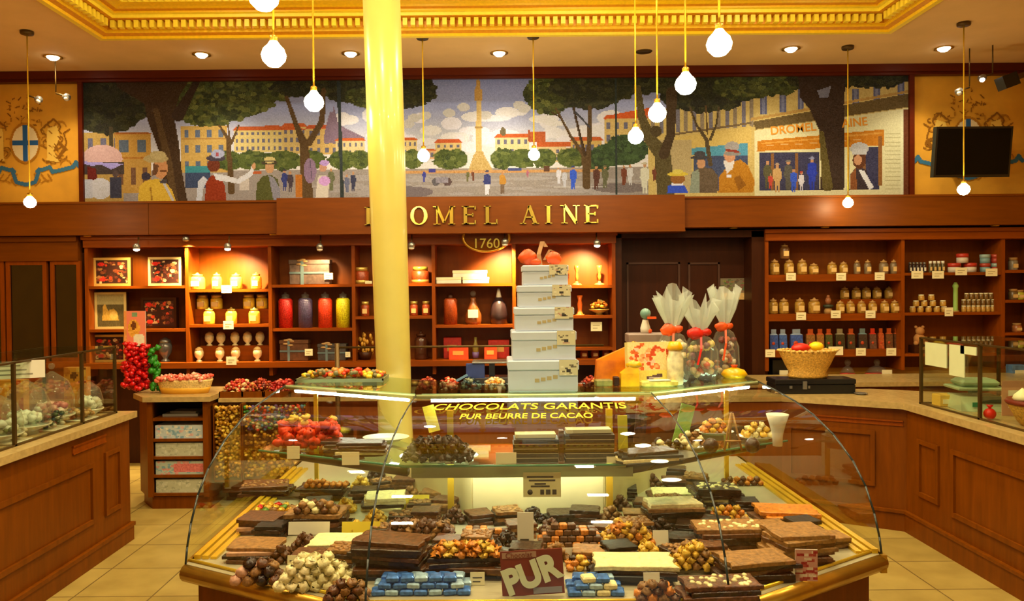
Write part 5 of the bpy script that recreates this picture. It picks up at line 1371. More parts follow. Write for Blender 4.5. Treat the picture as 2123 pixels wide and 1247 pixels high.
# ---------------------------------------------------------------- chocolates
RNG = random.Random(11)
def dpt(px, py, z=ZD): return pixz(px, py, z)
def slab_mesh(w, d, t, key, seed, name='chocolate_bark', nuts=None):
    """a broken sheet of chocolate: rough edges, square corners, slightly wavy top"""
    R = random.Random(seed); m = MB(); pts = []
    cs = [(-1, -1), (1, -1), (1, 1), (-1, 1)]
    for k in range(4):
        (ax_, ay_), (bx_, by_) = cs[k], cs[(k + 1) % 4]
        for q in (0, .2, .4, .6, .8):
            x = ax_ + (bx_ - ax_) * q; y = ay_ + (by_ - ay_) * q; j = R.uniform(.91, 1.03)
            pts.append((x * w / 2 * j, y * d / 2 * j))
    m.prism(pts, 0, t * .85); m.prism([(x * .99, y * .99) for x, y in pts], t * .85, t, top=[(x * .95, y * .95) for x, y in pts])
    return m.build(name, CHOC[key] if isinstance(key, str) else key)
OCC = []
def slabs(px, py, wpx_, n, key, where, topkey=None, dep=.16, t=.016, z=ZD, rz=0.0, nuts=None, jit=.16, name='chocolate_bark', word='chocolate slab'):
    c = dpt(px, py, z); w = wpx_ * 1.12 * c.y / F; zc = z + .001
    if z < .8: OCC.append((c.x, c.y + dep / 2, max(w, dep) / 2))
    first = None
    for i in range(n):
        kk = topkey if (topkey and i >= n - 1) else (key[i % len(key)] if isinstance(key, (list, tuple)) else key)
        o = slab_mesh(w * RNG.uniform(.86, 1.04), dep * RNG.uniform(.85, 1.05), t, kk, RNG.random(), name)
        o.location = (c.x + RNG.uniform(-.012, .012), c.y + dep / 2 + RNG.uniform(-.01, .01), zc); o.rotation_euler.z = rz + RNG.uniform(-jit, jit)
        pos = 'bottom' if i == 0 else 'top' if i == n - 1 else ORD[i] + ' from bottom'
        tag(o, '%s %s, %s, pile %s' % (kk if isinstance(kk, str) else 'patterned', word, pos, where), 'chocolate', 'chocolate slabs ' + where)
        if i == n - 1 and nuts:
            m = MB()
            for k in range(26 if w > .12 else 16): m.ball((RNG.uniform(-w * .4, w * .4), RNG.uniform(-dep * .36, dep * .36), t), .010, RNG.uniform(.8, 1.6), 1, .6, 6, 4, rz=RNG.uniform(0, 3))
            q = m.build('nut_topping', CHOC[nuts] if nuts in CHOC else nuts, o)
        zc += t + .0005
    return c, zc
def heap(px, py, wp, n, key, where, word, name, r=.018, dep=.14, z=ZD, layers=2, sq=False, jit=.2, sz=.8):
    """single pieces heaped in rows and layers"""
    c = dpt(px, py, z); w = wp * 1.1 * c.y / F; k = 0; n = int(n * 1.25)
    if z < .8: OCC.append((c.x, c.y + dep / 2, max(w, dep) / 2))
    cols = max(2, int(w / (r * 2.0))); rows = max(1, int(dep / (r * 2.1))); zc = z + r * sz
    proto = None; L = 0
    while k < n and L < 5:
        nc, nr = cols - L, rows - L // 2
        if nc < 1 or nr < 1 or L > rows: break
        for j in range(nr):
            for i in range(nc):
                if k >= n: break
                kk = key[k % len(key)] if isinstance(key, (list, tuple)) else key
                x = c.x + (i - (nc - 1) / 2) * r * 2.05; y = c.y + .02 + (j + .5) * dep / rows + L * .006
                if sq:
                    o = MB().bbox(0, 0, -r * sz, r * 1.9, r * 1.9, r * 1.7 * sz, bev=r * .2)
                else:
                    o = MB().ball((0, 0, 0), r, RNG.uniform(.9, 1.1), RNG.uniform(.85, 1.05), sz, 9, 6, jit=jit)
                o = o.build(name, CHOC[kk] if kk in CHOC else kk, loc=(x, y, zc), rz=RNG.uniform(-.15, .15) if sq else RNG.uniform(0, 6))
                tag(o, word + ' heaped ' + where, 'chocolate', '%ss %s' % (name.replace('_', ' '), where))
                k += 1
        L += 1; zc += r * (1.75 if sq else 1.5) * sz
    return c
def plate(px, py, wp, where, z=ZD, m=None, dep=.17, name='serving_tray'):
    c = dpt(px, py, z); w = wp * c.y / F
    o = thing(name, 'shallow serving tray under the sweets ' + where, 'tray', (c.x, c.y + dep / 2 - .01, z))
    mm = m or mat('dark_tray', (96, 84, 60), .3, .4)
    MB().bbox(0, 0, 0, w, dep, .006, bev=.002).build('base', mm, o)
    MB().bbox(0, -dep / 2 + .004, .006, w, .006, .009).bbox(0, dep / 2 - .004, .006, w, .006, .009).bbox(-w / 2 + .004, 0, .006, .006, dep - .012, .009).bbox(w / 2 - .004, 0, .006, .006, dep - .012, .009).build('rim', mm, o)
def card(px, py, wp, hp, label, m=TAG, z=ZD, tilt=.2, rz=0.0, d=None, lines=2):
    c = dpt(px, py, z); w = wp * c.y / F; h = hp * c.y / F
    o = thing('price_card', label, 'price card', c + Vector((0, 0, .001)), rz, 'price cards in the display case'); M_ = Matrix.Rotation(-tilt, 4, 'X')
    MB().box(-w / 2, 0, 0, w / 2, .003, h, M=M_).build('card', m, o)
    if lines:
        q = MB()
        for k in range(lines): q.box(-w * .34, -.001, h * (.25 + .3 * k), w * (.2 + .12 * (k % 2)), 0, h * (.33 + .3 * k), M=M_)
        q.build('print', INK, o)
# left wing, from the back forward
plate(640, 1035, 150, 'at the back left of the case'); plate(560, 1090, 110, 'with gold and red foils at left'); plate(655, 1105, 135, 'under the row of round truffles')
slabs(545, 1032, 100, 3, ['milk', 'dark'], 'at the far back left', 'milk', z=ZD + .010, nuts='tan')
slabs(665, 1036, 95, 3, ['dark', 'milk'], 'topped with orange rounds, back left', 'dark', z=ZD + .010)
heap(672, 1016, 85, 14, 'orange', 'in rows at the back left of the case', 'orange candied round', 'candied_round', .0155, .07, z=ZD + .062)
FOILR = mat('red_foil', (214, 30, 16), .25, .3); FOILG = mat('gold_foil', (226, 168, 50), .3, .5); FOILGR = mat('green_foil', (90, 130, 40), .3, .3)
CHOC.update(foilred=FOILR, foilgold=FOILG, foilgreen=FOILGR)
heap(560, 1082, 100, 26, ['foilgold', 'foilgold', 'foilred', 'gold', 'foilgold', 'foilgreen', 'tan'], 'at the left end of the case', 'small foil wrapped sweet', 'foil_sweet', .018, .13, z=ZD + .010)
slabs(528, 1112, 78, 4, ['milk', 'pink'], 'red brown, at the left rail', 'milk', z=ZD)
slabs(652, 1104, 115, 4, ['dark', 'milk'], 'under the round truffles', 'tan', z=ZD + .01, t=.018)
heap(650, 1072, 95, 14, ['milk', 'tan', 'cream'], 'on the slabs left of centre', 'round truffle', 'truffle', .019, .08, z=ZD + .084)
card(640, 1110, 86, 26, 'wide blank cream card leaning before the round truffles', WHITE, z=ZD + .03, lines=0)
slabs(515, 1172, 100, 4, ['milk', 'dark', 'pink'], 'beside the left golden rail', 'tan', t=.014)
heap(520, 1226, 120, 16, ['pink', 'tan', 'dark', 'milk'], 'in the front left corner', 'assorted round praline', 'praline', .023, .12)
slabs(690, 1158, 105, 3, ['dark', 'cream'], 'behind the white nougat', 'cream', t=.016)
heap(637, 1238, 155, 46, 'cream', 'in the white mound at the front left', 'rough white nougat piece', 'nougat_piece', .021, .17, jit=.35)
heap(712, 1262, 100, 24, ['milk', 'tan'], 'at the front beside the left pane joint', 'nutty chocolate rocher', 'rocher', .019, .10, jit=.3)
plate(810, 1200, 150, 'under the big dark slab pile')
slabs(802, 1200, 140, 8, ['dark', 'milk', 'dark'], 'tall one left of centre', 'milk', dep=.16, t=.0145, z=ZD + .01, rz=-.12)
slabs(790, 1063, 80, 4, ['cream', 'dark'], 'behind the yellow card', 'cream', t=.015)
YC = mat('yellow_card', (246, 222, 70), .5)
card(862, 1058, 56, 30, 'plain bright yellow card at the back left of centre', YC, lines=0)
card(748, 1118, 80, 34, 'plain pale yellow card standing before the nut clusters', YC, lines=0)
plate(864, 1125, 150, 'under the brown nut clusters')
heap(864, 1128, 140, 44, ['milk', 'milk', 'tan'], 'in the large brown mound left of centre', 'brown almond nut cluster', 'nut_cluster', .0185, .15, z=ZD + .012, jit=.3)
plate(965, 1196, 160, 'under the florentines')
slabs(963, 1198, 145, 4, ['dark', 'milk'], 'under the florentines, centre left', 'dark', dep=.15, z=ZD + .01)
heap(965, 1166, 140, 26, ['orange', 'gold', 'orange'], 'on the dark slabs at centre left', 'orange almond florentine', 'florentine', .021, .12, z=ZD + .076, layers=1, jit=.35, sz=.5)
heap(1010, 1124, 100, 24, ['milk', 'orange'], 'left of the white card', 'square brown caramel', 'caramel_square', .015, .10, sq=True)
heap(1188, 1142, 130, 48, ['milk', 'orange', 'milk'], 'right of the white card', 'square nougatine block', 'nougatine_square', .0165, .12, sq=True)
card(1090, 1146, 34, 82, 'tall narrow white card in the centre of the deck', WHITE, tilt=.05, lines=1)
card(1063, 1168, 40, 26, 'small white card behind the maroon sign, at left', WHITE, lines=1); card(1182, 1164, 40, 26, 'small white card above the maroon sign, at right', WHITE, lines=1)
heap(1206, 1194, 60, 16, ['orange', 'gold', 'dark'], 'right of the maroon sign', 'small orange florentine', 'florentine', .018, .11, sz=.6)
plate(1310, 1138, 135, 'under the golden almonds')
heap(1310, 1140, 110, 36, ['gold', 'orange', 'gold', 'tan'], 'in the golden mound right of centre', 'golden almond rock', 'almond_rock', .0175, .14, z=ZD + .012, jit=.35)
card(1371, 1140, 32, 38, 'blank white upright card beside the golden almonds', WHITE, lines=0)
slabs(1408, 1096, 115, 6, ['dark', 'tan', 'milk'], 'white topped, right of the back panel', 'cream', dep=.15, t=.0165, rz=.1)
slabs(1400, 1040, 90, 2, ['milk', 'tan'], 'at the back right of centre', 'cream', z=ZD)
slabs(1495, 1052, 90, 5, ['dark', 'cream', 'dark'], 'nut studded, back right', 'dark', z=ZD, nuts='cream')
heap(1548, 1012, 80, 14, ['milk', 'orange'], 'at the far back right', 'cocoa dusted truffle', 'truffle', .017, .10)
heap(1520, 1086, 80, 18, ['gold', 'orange'], 'in the small golden mound at the right', 'golden almond rock', 'almond_rock', .0165, .10)
slabs(1525, 1152, 140, 6, ['dark', 'milk', 'dark'], 'almond topped, right of centre', 'tan', dep=.16, t=.0155, rz=.1, nuts='cream')
slabs(1640, 1088, 110, 3, ['milk', 'orange'], 'flat and orange brown, by the right rail', 'orange', z=ZD)
slabs(1672, 1178, 120, 7, ['tan', 'milk', 'tan'], 'big tan one near the right rail', 'tan', dep=.17, t=.016, rz=.15)
plate(1450, 1190, 120, 'under the yellow nuts')
heap(1450, 1192, 100, 30, ['gold', 'gold', 'tan'], 'in the yellow mound at the right', 'yellow almond rock', 'almond_rock', .0175, .13, z=ZD + .012, jit=.35)
slabs(1580, 1214, 145, 5, ['dark', 'dark', 'milk'], 'dark one at the right front', 'tan', dep=.15, t=.015, rz=.2)
slabs(1322, 1216, 165, 4, ['dark', 'black'], 'cream topped, right of the maroon sign', 'cream', dep=.15, t=.016)
card(1352, 1220, 34, 30, 'grey white card before the cream topped slabs', WHITE, z=ZD, lines=1)
slabs(1500, 1258, 150, 4, ['dark', 'milk'], 'nut topped, at the front right', 'milk', dep=.13, t=.015, nuts='cream', rz=.15)
heap(1370, 1262, 95, 22, ['milk', 'orange', 'tan'], 'at the front right of the maroon sign', 'nutty brown rocher', 'rocher', .018, .09, jit=.3)
CHOC['bluefoil'] = mat('blue_foil', (70, 120, 205), .25, .35, noise=.5, scale=60); CHOC['paleblue'] = mat('pale_blue_foil', (168, 200, 232), .25, .3, noise=.3, scale=60)
heap(870, 1246, 190, 44, ['bluefoil', 'paleblue', 'bluefoil'], 'at the front left of the maroon sign', 'blue foil wrapped bar', 'foil_bar', .024, .15, sz=.5, sq=True)
heap(1240, 1248, 130, 30, ['bluefoil', 'paleblue', 'cream', 'bluefoil'], 'at the front right beside the maroon sign', 'blue foil wrapped bar', 'foil_bar', .024, .15, sz=.5, sq=True)
for px, py, nm in ((610, 1180, 'left of the nougat'), (990, 1215, 'under the florentines'), (1440, 1252, 'at the right front'), (1530, 1215, 'before the dark slabs'), (1600, 1200, 'near the red striped card'), (700, 1245, 'at the nutty rochers')):
    card(px, py, 30, 26, 'small cream price card ' + nm, TAG, z=ZD + .0)
def inside(poly, x, y):
    k = False; n = len(poly)
    for i in range(n):
        (x1, y1), (x2, y2) = poly[i], poly[(i + 1) % n]
        if (y1 > y) != (y2 > y) and x < (x2 - x1) * (y - y1) / (y2 - y1) + x1: k = not k
    return k
DECKP = inset(FR_ + BK_, .90)
kinds = [('milk', 'dark'), ('dark', 'tan'), ('tan', 'milk'), ('dark', 'black')]; hk = [('gold', 'almond_rock', 'golden almond rock'), ('milk', 'nut_cluster', 'brown nut cluster'), ('dark', 'truffle', 'dark truffle'), ('tan', 'praline', 'tan praline')]
kf = 0; occ0 = list(OCC)
for r_i, yv in enumerate((2.66, 2.80, 2.95, 3.10, 3.26, 3.44, 3.62, 3.82, 4.04, 4.28)):
    ci = 0
    for x_i in range(22):
        X_ = -1.06 + x_i * .118 + (r_i % 2) * .05
        if not inside(DECKP, X_, yv): continue
        if any(math.hypot(X_ - ox, (yv - oy) * 1.0) < orr * .62 + .062 for ox, oy, orr in OCC): continue
        if abs(X_ - .14) < .16 and yv < 2.8: continue
        ci += 1; kf += 1; q = Vector((X_, yv - .05, ZD)) - CAM; v = ROT.transposed() @ q
        px_ = 1022 - v.x / v.z * F; py_ = 623.5 + v.y / v.z * F
        wh = '%s from left, row %s' % (ORD[min(ci, 19) - 1], ['one', 'two', 'three', 'four', 'five', 'six', 'seven', 'eight', 'nine', 'ten'][r_i])
        if kf % 3 == 0: a_, b_, c_ = hk[kf // 3 % 4]; heap(px_, py_, .115 * F / yv, 9, a_, wh, c_, b_, .0175, .09, jit=.3)
        else: slabs(px_, py_, .115 * F / yv, 2 + kf % 3, list(kinds[kf % 4]), wh, dep=.11, t=.015, rz=RNG.uniform(-.3, .3), nuts='tan' if kf % 4 == 1 else None)
# maroon PUR sign and the small red and white one
o = thing('maroon_sign', 'tilted maroon sign with large pale letters PUR at the front of the case', 'sign', (pix(1107, 1240, 2.60).x, 2.615, ZD + .003))
Mz = Matrix.Rotation(-.05, 4, 'X') @ Matrix.Rotation(math.radians(-3), 4, 'Y')
MAR = mat('maroon_card', (124, 40, 34), .45); PALG = mat('pale_green_print', (226, 238, 214), .5)
sw, sh = .213, .152
MB().box(-sw / 2, 0, 0, sw / 2, .004, sh, M=Mz).build('board', MAR, o)
MB().box(-sw * .47, -.001, sh * .84, sw * .08, 0, sh * .97, M=Mz).build('title_band', mat('grey_rose_print', (176, 140, 124), .5), o)
text_on('Chocolat', .026, 'title_lettering', MAR, o, Mz @ Matrix.Translation((-sw * .20, -.0018, sh * .90)) @ FR, .0003, sx=.95)
text_on('PUR', .115, 'large_lettering', PALG, o, Mz @ Matrix.Translation((-.004, -.003, sh * .44)) @ Matrix.Rotation(math.radians(-17), 4, 'Y') @ FR, .001, off=.006, sx=.92)
MB().box(sw * .0, -.001, .004, sw * .46, 0, sh * .16, M=Mz).build('lower_band', mat('lilac_print', (150, 150, 170), .5), o)
c = dpt(1672, 1206)
o = thing('striped_card', 'small red and white patterned card standing before the big tan slabs', 'card', c + Vector((0, 0, .001)), -.1)
kv = Canvas(0, 0, 45, 70, 15, 23, (190, 140, 120), seed=9)
for _ in range(26): kv.rect(*(lambda x, y: (x, y, x + 14, y + 6))(kv.r.uniform(-4, 40), kv.r.uniform(0, 66)), [(150, 50, 40), (206, 186, 160), (160, 70, 56)][kv.r.randint(3)], 10)
w = 45 * c.y / F; h = 66 * c.y / F
MB().box(-w / 2, .0005, 0, w / 2, .004, h).build('board', WHITE, o); kv.on('printed_front', (-w / 2, 0, h), (w / 2, 0, h), (-w / 2, 0, 0), VC, o)

# ---------------------------------------------------------------- on the middle glass shelf
ZM = ZS + .009
DISH = mat('white_dish', (226, 224, 200), .25, coat=.3)
def dish(px, py, wp, label, m=DISH, dep=.16, z=ZM, h=.02, hz=0):
    c = dpt(px, py, z); r = wp * c.y / F / 2
    o = thing('dish', label, 'dish', (c.x, c.y + r * .8, z))
    MB().lathe([(r * .6, 0), (r * .62, .004), (r, h), (r * .97, h), (r * .6, .007), (0, .007)], 24, sy=.8).build('bowl', m, o)
    return o, c
TRF = mat('red_tulle', (250, 66, 14), .5, noise=.4, scale=50)
o = thing('red_gift_bunch', 'bright red orange ribboned sweet bunch on the left of the glass shelf', 'gift', dpt(632, 935, ZM) + Vector((0, .07, 0)))
m = MB(); R = random.Random(5)
for _ in range(80): m.ball((R.uniform(-.13, .13), R.uniform(-.05, .05), R.uniform(.02, .12)), .022, 1.2, 1, .9, 7, 4, jit=.4)
m.build('tulle', TRF, o); m = MB()
for _ in range(9): m.ball((R.uniform(-.1, .12), R.uniform(-.03, .03), R.uniform(.11, .15)), .018, 1.4, 1, .7, 7, 4, jit=.3)
m.build('yellow_bow', mat('yellow_ribbon', (236, 196, 60), .5), o)
for i, (px, py, w_, n, nm) in enumerate(((745, 950, 100, 5, 'left of the dark mound'), (700, 940, 60, 4, 'next to the red bunch'))):
    slabs(px, py, w_, n, ['dark', 'cream', 'dark'], 'on the glass shelf ' + nm, 'dark', dep=.12, t=.012, z=ZM, name='chocolate_bark')
dish(795, 922, 100, 'flat white dish on the left of the glass shelf beside the pane joint')
tr, c = dish(905, 968, 175, 'wide pale glass tray under the dark chocolate mound', mat('glass_tray2', (176, 190, 170), .15, .1), h=.018)
heap(905, 962, 140, 60, ['black', 'dark', 'black'], 'in the dark mound on the glass shelf', 'dark chocolate curl', 'chocolate_curl', .019, .15, z=ZM + .016, jit=.5, sz=.75)
for j, (px, wp, h, nm) in enumerate(((1112, 95, 5, 'left'), (1224, 105, 6, 'right'))):
    c = dpt(px, 962, ZM); w = wp * c.y / F
    for i in range(h):
        o = MB().bbox(0, 0, 0, w * .99, .11, .0185).build('chocolate_bar', CHOC['black'], loc=(c.x + RNG.uniform(-.003, .003), c.y + .07, ZM + .001 + i * .0200))
        tag(o, 'thin black chocolate bar, %s from bottom in the %s stack of the glass shelf' % (ORD[i], nm), 'chocolate', 'thin black bars in two stacks')
        if i == h - 1: continue
        o = MB().bbox(0, 0, 0, w * .97, .1105, .0012).build('paper_sheet', TAG, loc=(c.x, c.y + .07, ZM + .0196 + i * .0200))
        tag(o, 'pale paper sheet over the %s bar of the %s bar stack' % (ORD[i], nm), 'paper', 'paper sheets between the bars')
    o = MB().bbox(0, 0, 0, w * .9, .07, .016, rz=.03).build('cream_box', TAG, loc=(c.x, c.y + .08, ZM + .002 + h * .0200)); tag(o, 'small cream box lying on top of the %s stack of black bars' % nm, 'box')
c = dpt(1166, 962, ZM); o = MB().bbox(0, 0, 0, .022, .04, .135, bev=.002).build('brown_packet', CHOC['milk'], loc=(c.x, c.y + .06, ZM)); tag(o, 'narrow brown upright packet between the two stacks of black bars', 'packet')
slabs(1350, 966, 120, 4, ['black', 'cream', 'black'], 'on the right of the glass shelf', 'dark', dep=.12, t=.013, z=ZM, rz=.2)
o, c = dish(1395, 962, 130, 'silver plate of dark sweets on the right of the glass shelf', STEEL)
heap(1400, 940, 80, 12, ['black', 'cream', 'dark'], 'on the silver plate', 'dark coated sweet', 'coated_sweet', .018, .10, z=ZM + .012)
for px, nm in ((1474, 'left'), (1560, 'right')):
    c = dpt(px, 940, ZM); o = MB().ball((0, 0, .034), .034, n=14, k=9, jit=.05).build('chocolate_ball', CHOC['dark'], loc=(c.x, c.y, ZM)); tag(o, 'round dark chocolate ball on the glass shelf, %s of the wooden easel' % nm, 'chocolate')
c = dpt(1520, 935, ZM)
o = thing('wooden_easel', 'small pale wooden easel standing on the right of the glass shelf', 'easel', c)
MB().cyl((-.04, 0, 0), (-.004, .02, .17), .005).cyl((.04, 0, 0), (.004, .02, .17), .005).cyl((0, .06, 0), (0, .02, .17), .005).cyl((-.035, -.004, .045), (.035, -.004, .045), .005).build('frame', CORK, o)
for px, py, nm, cl in ((1580, 905, 'yellow', ['gold', 'cream']), (1490, 895, 'orange', ['orange', 'gold']), (1440, 925, 'pale', ['cream', 'tan'])):
    dish(px, py + 12, 84, 'shallow dish of %s candied fruit at the right of the glass shelf' % nm, h=.016)
    heap(px, py + 6, 62, 14, cl, 'in the %s fruit dish' % nm, '%s candied fruit piece' % nm, 'candied_fruit', .018, .09, z=ZM + .012, jit=.3)
o = thing('reflection_cup', 'white cup shape standing for a lamp reflection at the right of the glass shelf', 'cup', dpt(1612, 925, ZM))  # bright lamp reflection in the glass, modelled as a solid white cup shape
MB().lathe([(.022, 0), (.024, .05), (.036, .10), (.052, .15), (.048, .15)], 18).build('cup', WHITE, o)
GRR = mat('lime_ribbon', (150, 196, 90), .5)
for px, py0, wp, hp, mt_, nm, tl in ((1412, 925, 30, 100, GRR, 'pale lime green', .25), (1328, 925, 24, 84, CHOC['milk'], 'chocolate brown', .1), (1296, 958, 20, 110, mat('green_yellow_card', (206, 200, 60), .5), 'yellow green', -.02), (900, 900, 24, 56, YC, 'bright yellow', -.25)):
    c = dpt(px, py0, ZM); w = wp * c.y / F; h = min(hp * c.y / F, .19)
    o = MB().box(-w / 2, 0, 0, w / 2, .006, h, M=Matrix.Rotation(tl, 4, 'Y')).build('upright_card', mt_, loc=(c.x, c.y + .04, ZM + .004)); tag(o, 'narrow %s card standing upright on the glass shelf' % nm, 'card')
for px, py, w_, h_, nm in ((608, 952, 26, 26, 'below the red bunch'), (727, 965, 36, 27, 'before the dark slabs'), (1050, 972, 44, 24, 'before the left bar stack'), (925, 992, 20, 14, 'under the dark mound'), (1288, 990, 22, 14, 'at the right of the bars')):
    c = dpt(px, py, ZM); w = w_ * c.y / F; h = h_ * c.y / F
    o = MB().box(-w / 2, 0, 0, w / 2, .003, h).build('price_card', TAG, loc=(c.x, max(c.y, 3.31), ZM)); tag(o, 'small cream price card on the glass shelf ' + nm, 'price card', 'price cards on the glass shelf')
# big hanging price label on the lamp bar
a, b = pix(1085, 1032, 3.315), pix(1163, 980, 3.315)
o = thing('shelf_label', 'large pale price label with dark print hanging under the glass shelf', 'label', (a.x, 3.318, a.z))
W_, H_ = b.x - a.x, b.z - a.z
MB().box(0, 0, 0, W_, .003, H_).build('card', mat('pale_green_card', (206, 204, 150), .6), o)
m = MB()
for k, (u0, u1, v0) in enumerate(((.1, .8, .78), (.15, .85, .64), (.3, .6, .50), (.2, .7, .40))): m.box(W_ * u0, -.0008, H_ * v0, W_ * u1, 0, H_ * (v0 + .07))
m.lathe([(.012, 0), (0, .0006)], 12, M=Matrix.Translation((W_ * .18, -.0003, H_ * .2)) @ Matrix.Rotation(PI / 2, 4, 'X')).build('print', INK, o)
text_on('12,75', .05, 'price_lettering', INK, o, Matrix.Translation((W_ * .66, -.001, H_ * .2)) @ FR, .0003, sx=.62) if False else MB().box(W_ * .45, -.0008, H_ * .1, W_ * .55, 0, H_ * .3).box(W_ * .6, -.0008, H_ * .1, W_ * .72, 0, H_ * .3).box(W_ * .77, -.0008, H_ * .1, W_ * .88, 0, H_ * .3).build('price_print', INK, o)

# ================================================================ ON TOP OF THE CASE
ZC = ZT + .008
spec = [(148, 65, 1126), (135, 60, 1128), (124, 49, 1129), (112, 46, 1130), (96, 42, 1132)]
zb = ZC; names_ = ['bottom and largest', 'second from bottom', 'middle', 'second from top', 'top and smallest']
ST = mat('patterned_sticker', (206, 198, 164), .5)
for i, (wp, hp, cx) in enumerate(spec):
    D = 3.98 + i * .02; w = wp * D / F; h = hp * D / F; X = pix(cx, 700, D).x
    o = thing('gift_box', 'pale grey blue lidded box, %s of the five box tower' % names_[i], 'box', (X, D, zb), .0, 'boxes of the pale tower')
    dp = w * .8
    MB().bbox(0, dp / 2, 0, w * .97, dp * .97, h * .68, bev=.004).build('body', BOXW, o)
    MB().bbox(0, dp / 2, h * .68, w, dp, h * .32 - .0005, bev=.005).build('lid', BOXW, o)
    fy = dp * .015
    m = MB()
    for k in range(4): m.box(-w * .12 + k * w * .085, fy - .0012, h * (.30 + .06 * k * .6), -w * .055 + k * w * .085, fy, h * (.42 + .06 * k * .6))
    m.build('gilt_print', mat('dull_gilt_print', (176, 160, 116), .5), o)
    kk = Canvas(0, 0, 40, 32, 13, 10, (206, 198, 164), seed=20 + i)
    for _ in range(16): kk.rect(*(lambda x, y: (x, y, x + 5, y + 3))(kk.r.uniform(0, 38), kk.r.uniform(0, 30)), [(120, 110, 90), (186, 150, 130), (224, 218, 190), (90, 84, 76)][kk.r.randint(4)], 8)
    kk.rect(14, 18, 26, 24, (60, 56, 54), 6)
    s0 = w * .5 - .102; s1 = w * .5 - .006
    kk.on('sticker', (s0, -.0015, h * 1.02), (s1, -.0015, h * 1.02), (s0, -.0015, h * .52), VC, o)
    zb += h
o = thing('ribbon_bow', 'orange and tan ribbon bow on top of the pale box tower', 'ribbon', (pix(1122, 560, 4.1).x, 4.15, zb))
OR = mat('orange_ribbon', (238, 86, 24), .4, noise=.3); TN = mat('tan_ribbon2', (196, 150, 104), .5, noise=.3)
m = MB().ball((-.07, 0, .045), .045, 1.1, .5, .9, 10, 7, jit=.15).ball((.07, 0, .04), .038, 1.1, .5, .9, 10, 7, jit=.15).ball((-.03, 0, .02), .025, 1.5, .7, .8)
m.build('loops', OR, o)
def strip(pts, wd, th=.002):
    m = MB(); vs = []
    for (x, y, z) in pts: vs += [(x - wd / 2, y, z), (x + wd / 2, y, z), (x + wd / 2, y + th, z), (x - wd / 2, y + th, z)]
    fs = []
    for i in range(len(pts) - 1):
        a = i * 4
        for k in range(4): fs.append((a + k, a + (k + 1) % 4, a + 4 + (k + 1) % 4, a + 4 + k))
    fs += [(0, 1, 2, 3), tuple(len(vs) - 4 + k for k in (3, 2, 1, 0))]
    return m.add(vs, fs)
m = strip([(0, 0, 0), (-.01, -.01, .06), (.01, 0, .13), (.03, .0, .10)], .022); m.build('tail', TN, o)
m = strip([(.02, 0, .03), (.05, -.01, .085), (.10, 0, .06), (.085, 0, .01)], .014); m.build('tail', TN, o)

o, cx, cy, zz, w = tray(612, 795, 803, 4.46, .02, 'wide flat dish of colourful sweets on the left of the case top', mat('grey_green_dish', (120, 124, 90), .3), .24, z=ZC)
sweets('wrapped_sweets', 'red yellow and orange sweets on the flat dish on the case top', cx - w / 2 + .04, 4.5, zz + .012, cx + w / 2 - .03, 4.67, zz + .06, [(220, 60, 30), (240, 200, 50), (226, 130, 40), (180, 130, 50), (120, 110, 70)], .02, 110, None, .4, 31)
def cello(px, py, d, w, h, label, fill, rb, fillm=None, seed=1):
    c = pix(px, py, d); o = thing('cellophane_gift', label, 'gift', (c.x, d, ZC), 0, None); R = random.Random(seed)
    m = MB(); n = 22; prof = [(.40, 0), (.5, .12), (.48, .36), (.30, .52), (.07, .58), (.16, .64), (.34, .80), (.5, 1.0)]
    vs = []; fs = []
    for (r, z) in prof:
        for i in range(n):
            a = 2 * PI * i / n; k = 1 + (.16 if z > .6 else .05) * (-1) ** i * (1 + .6 * R.random()); zz_ = z * h * (1 + (.12 * R.uniform(-1, 1) if z > .9 else 0))
            vs.append((r * w * k * math.cos(a), r * w * .6 * k * math.sin(a), zz_))
    for j in range(len(prof) - 1):
        for i in range(n): i2 = (i + 1) % n; fs.append((j * n + i, j * n + i2, (j + 1) * n + i2, (j + 1) * n + i))
    nf = 4 * n
    m.add(vs[:5 * n], fs[:nf]).build('cellophane', CLOCHE, o); MB().add(vs[4 * n:], [tuple(q - 4 * n for q in f) for f in fs[nf:]]).build('cellophane_fan', CELLO, o)
    m = MB()
    for _ in range(26): c_ = R.choice(fill); m.ball((R.uniform(-.32, .32) * w, R.uniform(-.18, .18) * w, R.uniform(.05, .45) * h), .11 * w, 1, 1, .9, 7, 5, 0, C(*c_), jit=.2)
    m.build('contents', SW, o)
    m = MB().ball((-.15 * w, -.1 * w, .59 * h), .2 * w, 1.2, .5, .8, 10, 6, jit=.15).ball((.14 * w, -.05 * w, .60 * h), .13 * w, 1.2, .5, .8, 10, 6, jit=.15)
    m.build('bow', rb, o); q = strip([(0, -.1 * w, .58 * h), (-.08 * w, -.42 * w, .40 * h), (-.2 * w, -.5 * w, .2 * h)], .012); q.build('ribbon_tail', rb, o)
    return o
RDR = mat('red_ribbon', (226, 36, 18), .4)
WHT = [(236, 226, 190), (240, 236, 214), (220, 200, 150)]
cello(1395, 800, 4.36, .20, .50, 'tall pale cellophane wrapped gift with an orange bow on the case top', WHT, OR, seed=3)
cello(1452, 800, 4.50, .21, .45, 'cellophane wrapped gift of mixed sweets with a red ribbon bow', [(206, 90, 50), (120, 130, 90), (210, 170, 120), (140, 90, 90), (240, 210, 120)], RDR, seed=4)
cello(1503, 800, 4.62, .17, .50, 'slanting cellophane cone with brown sweets, rightmost on the case top', [(150, 90, 50), (200, 110, 50), (220, 200, 170), (120, 50, 40)], OR, seed=5)
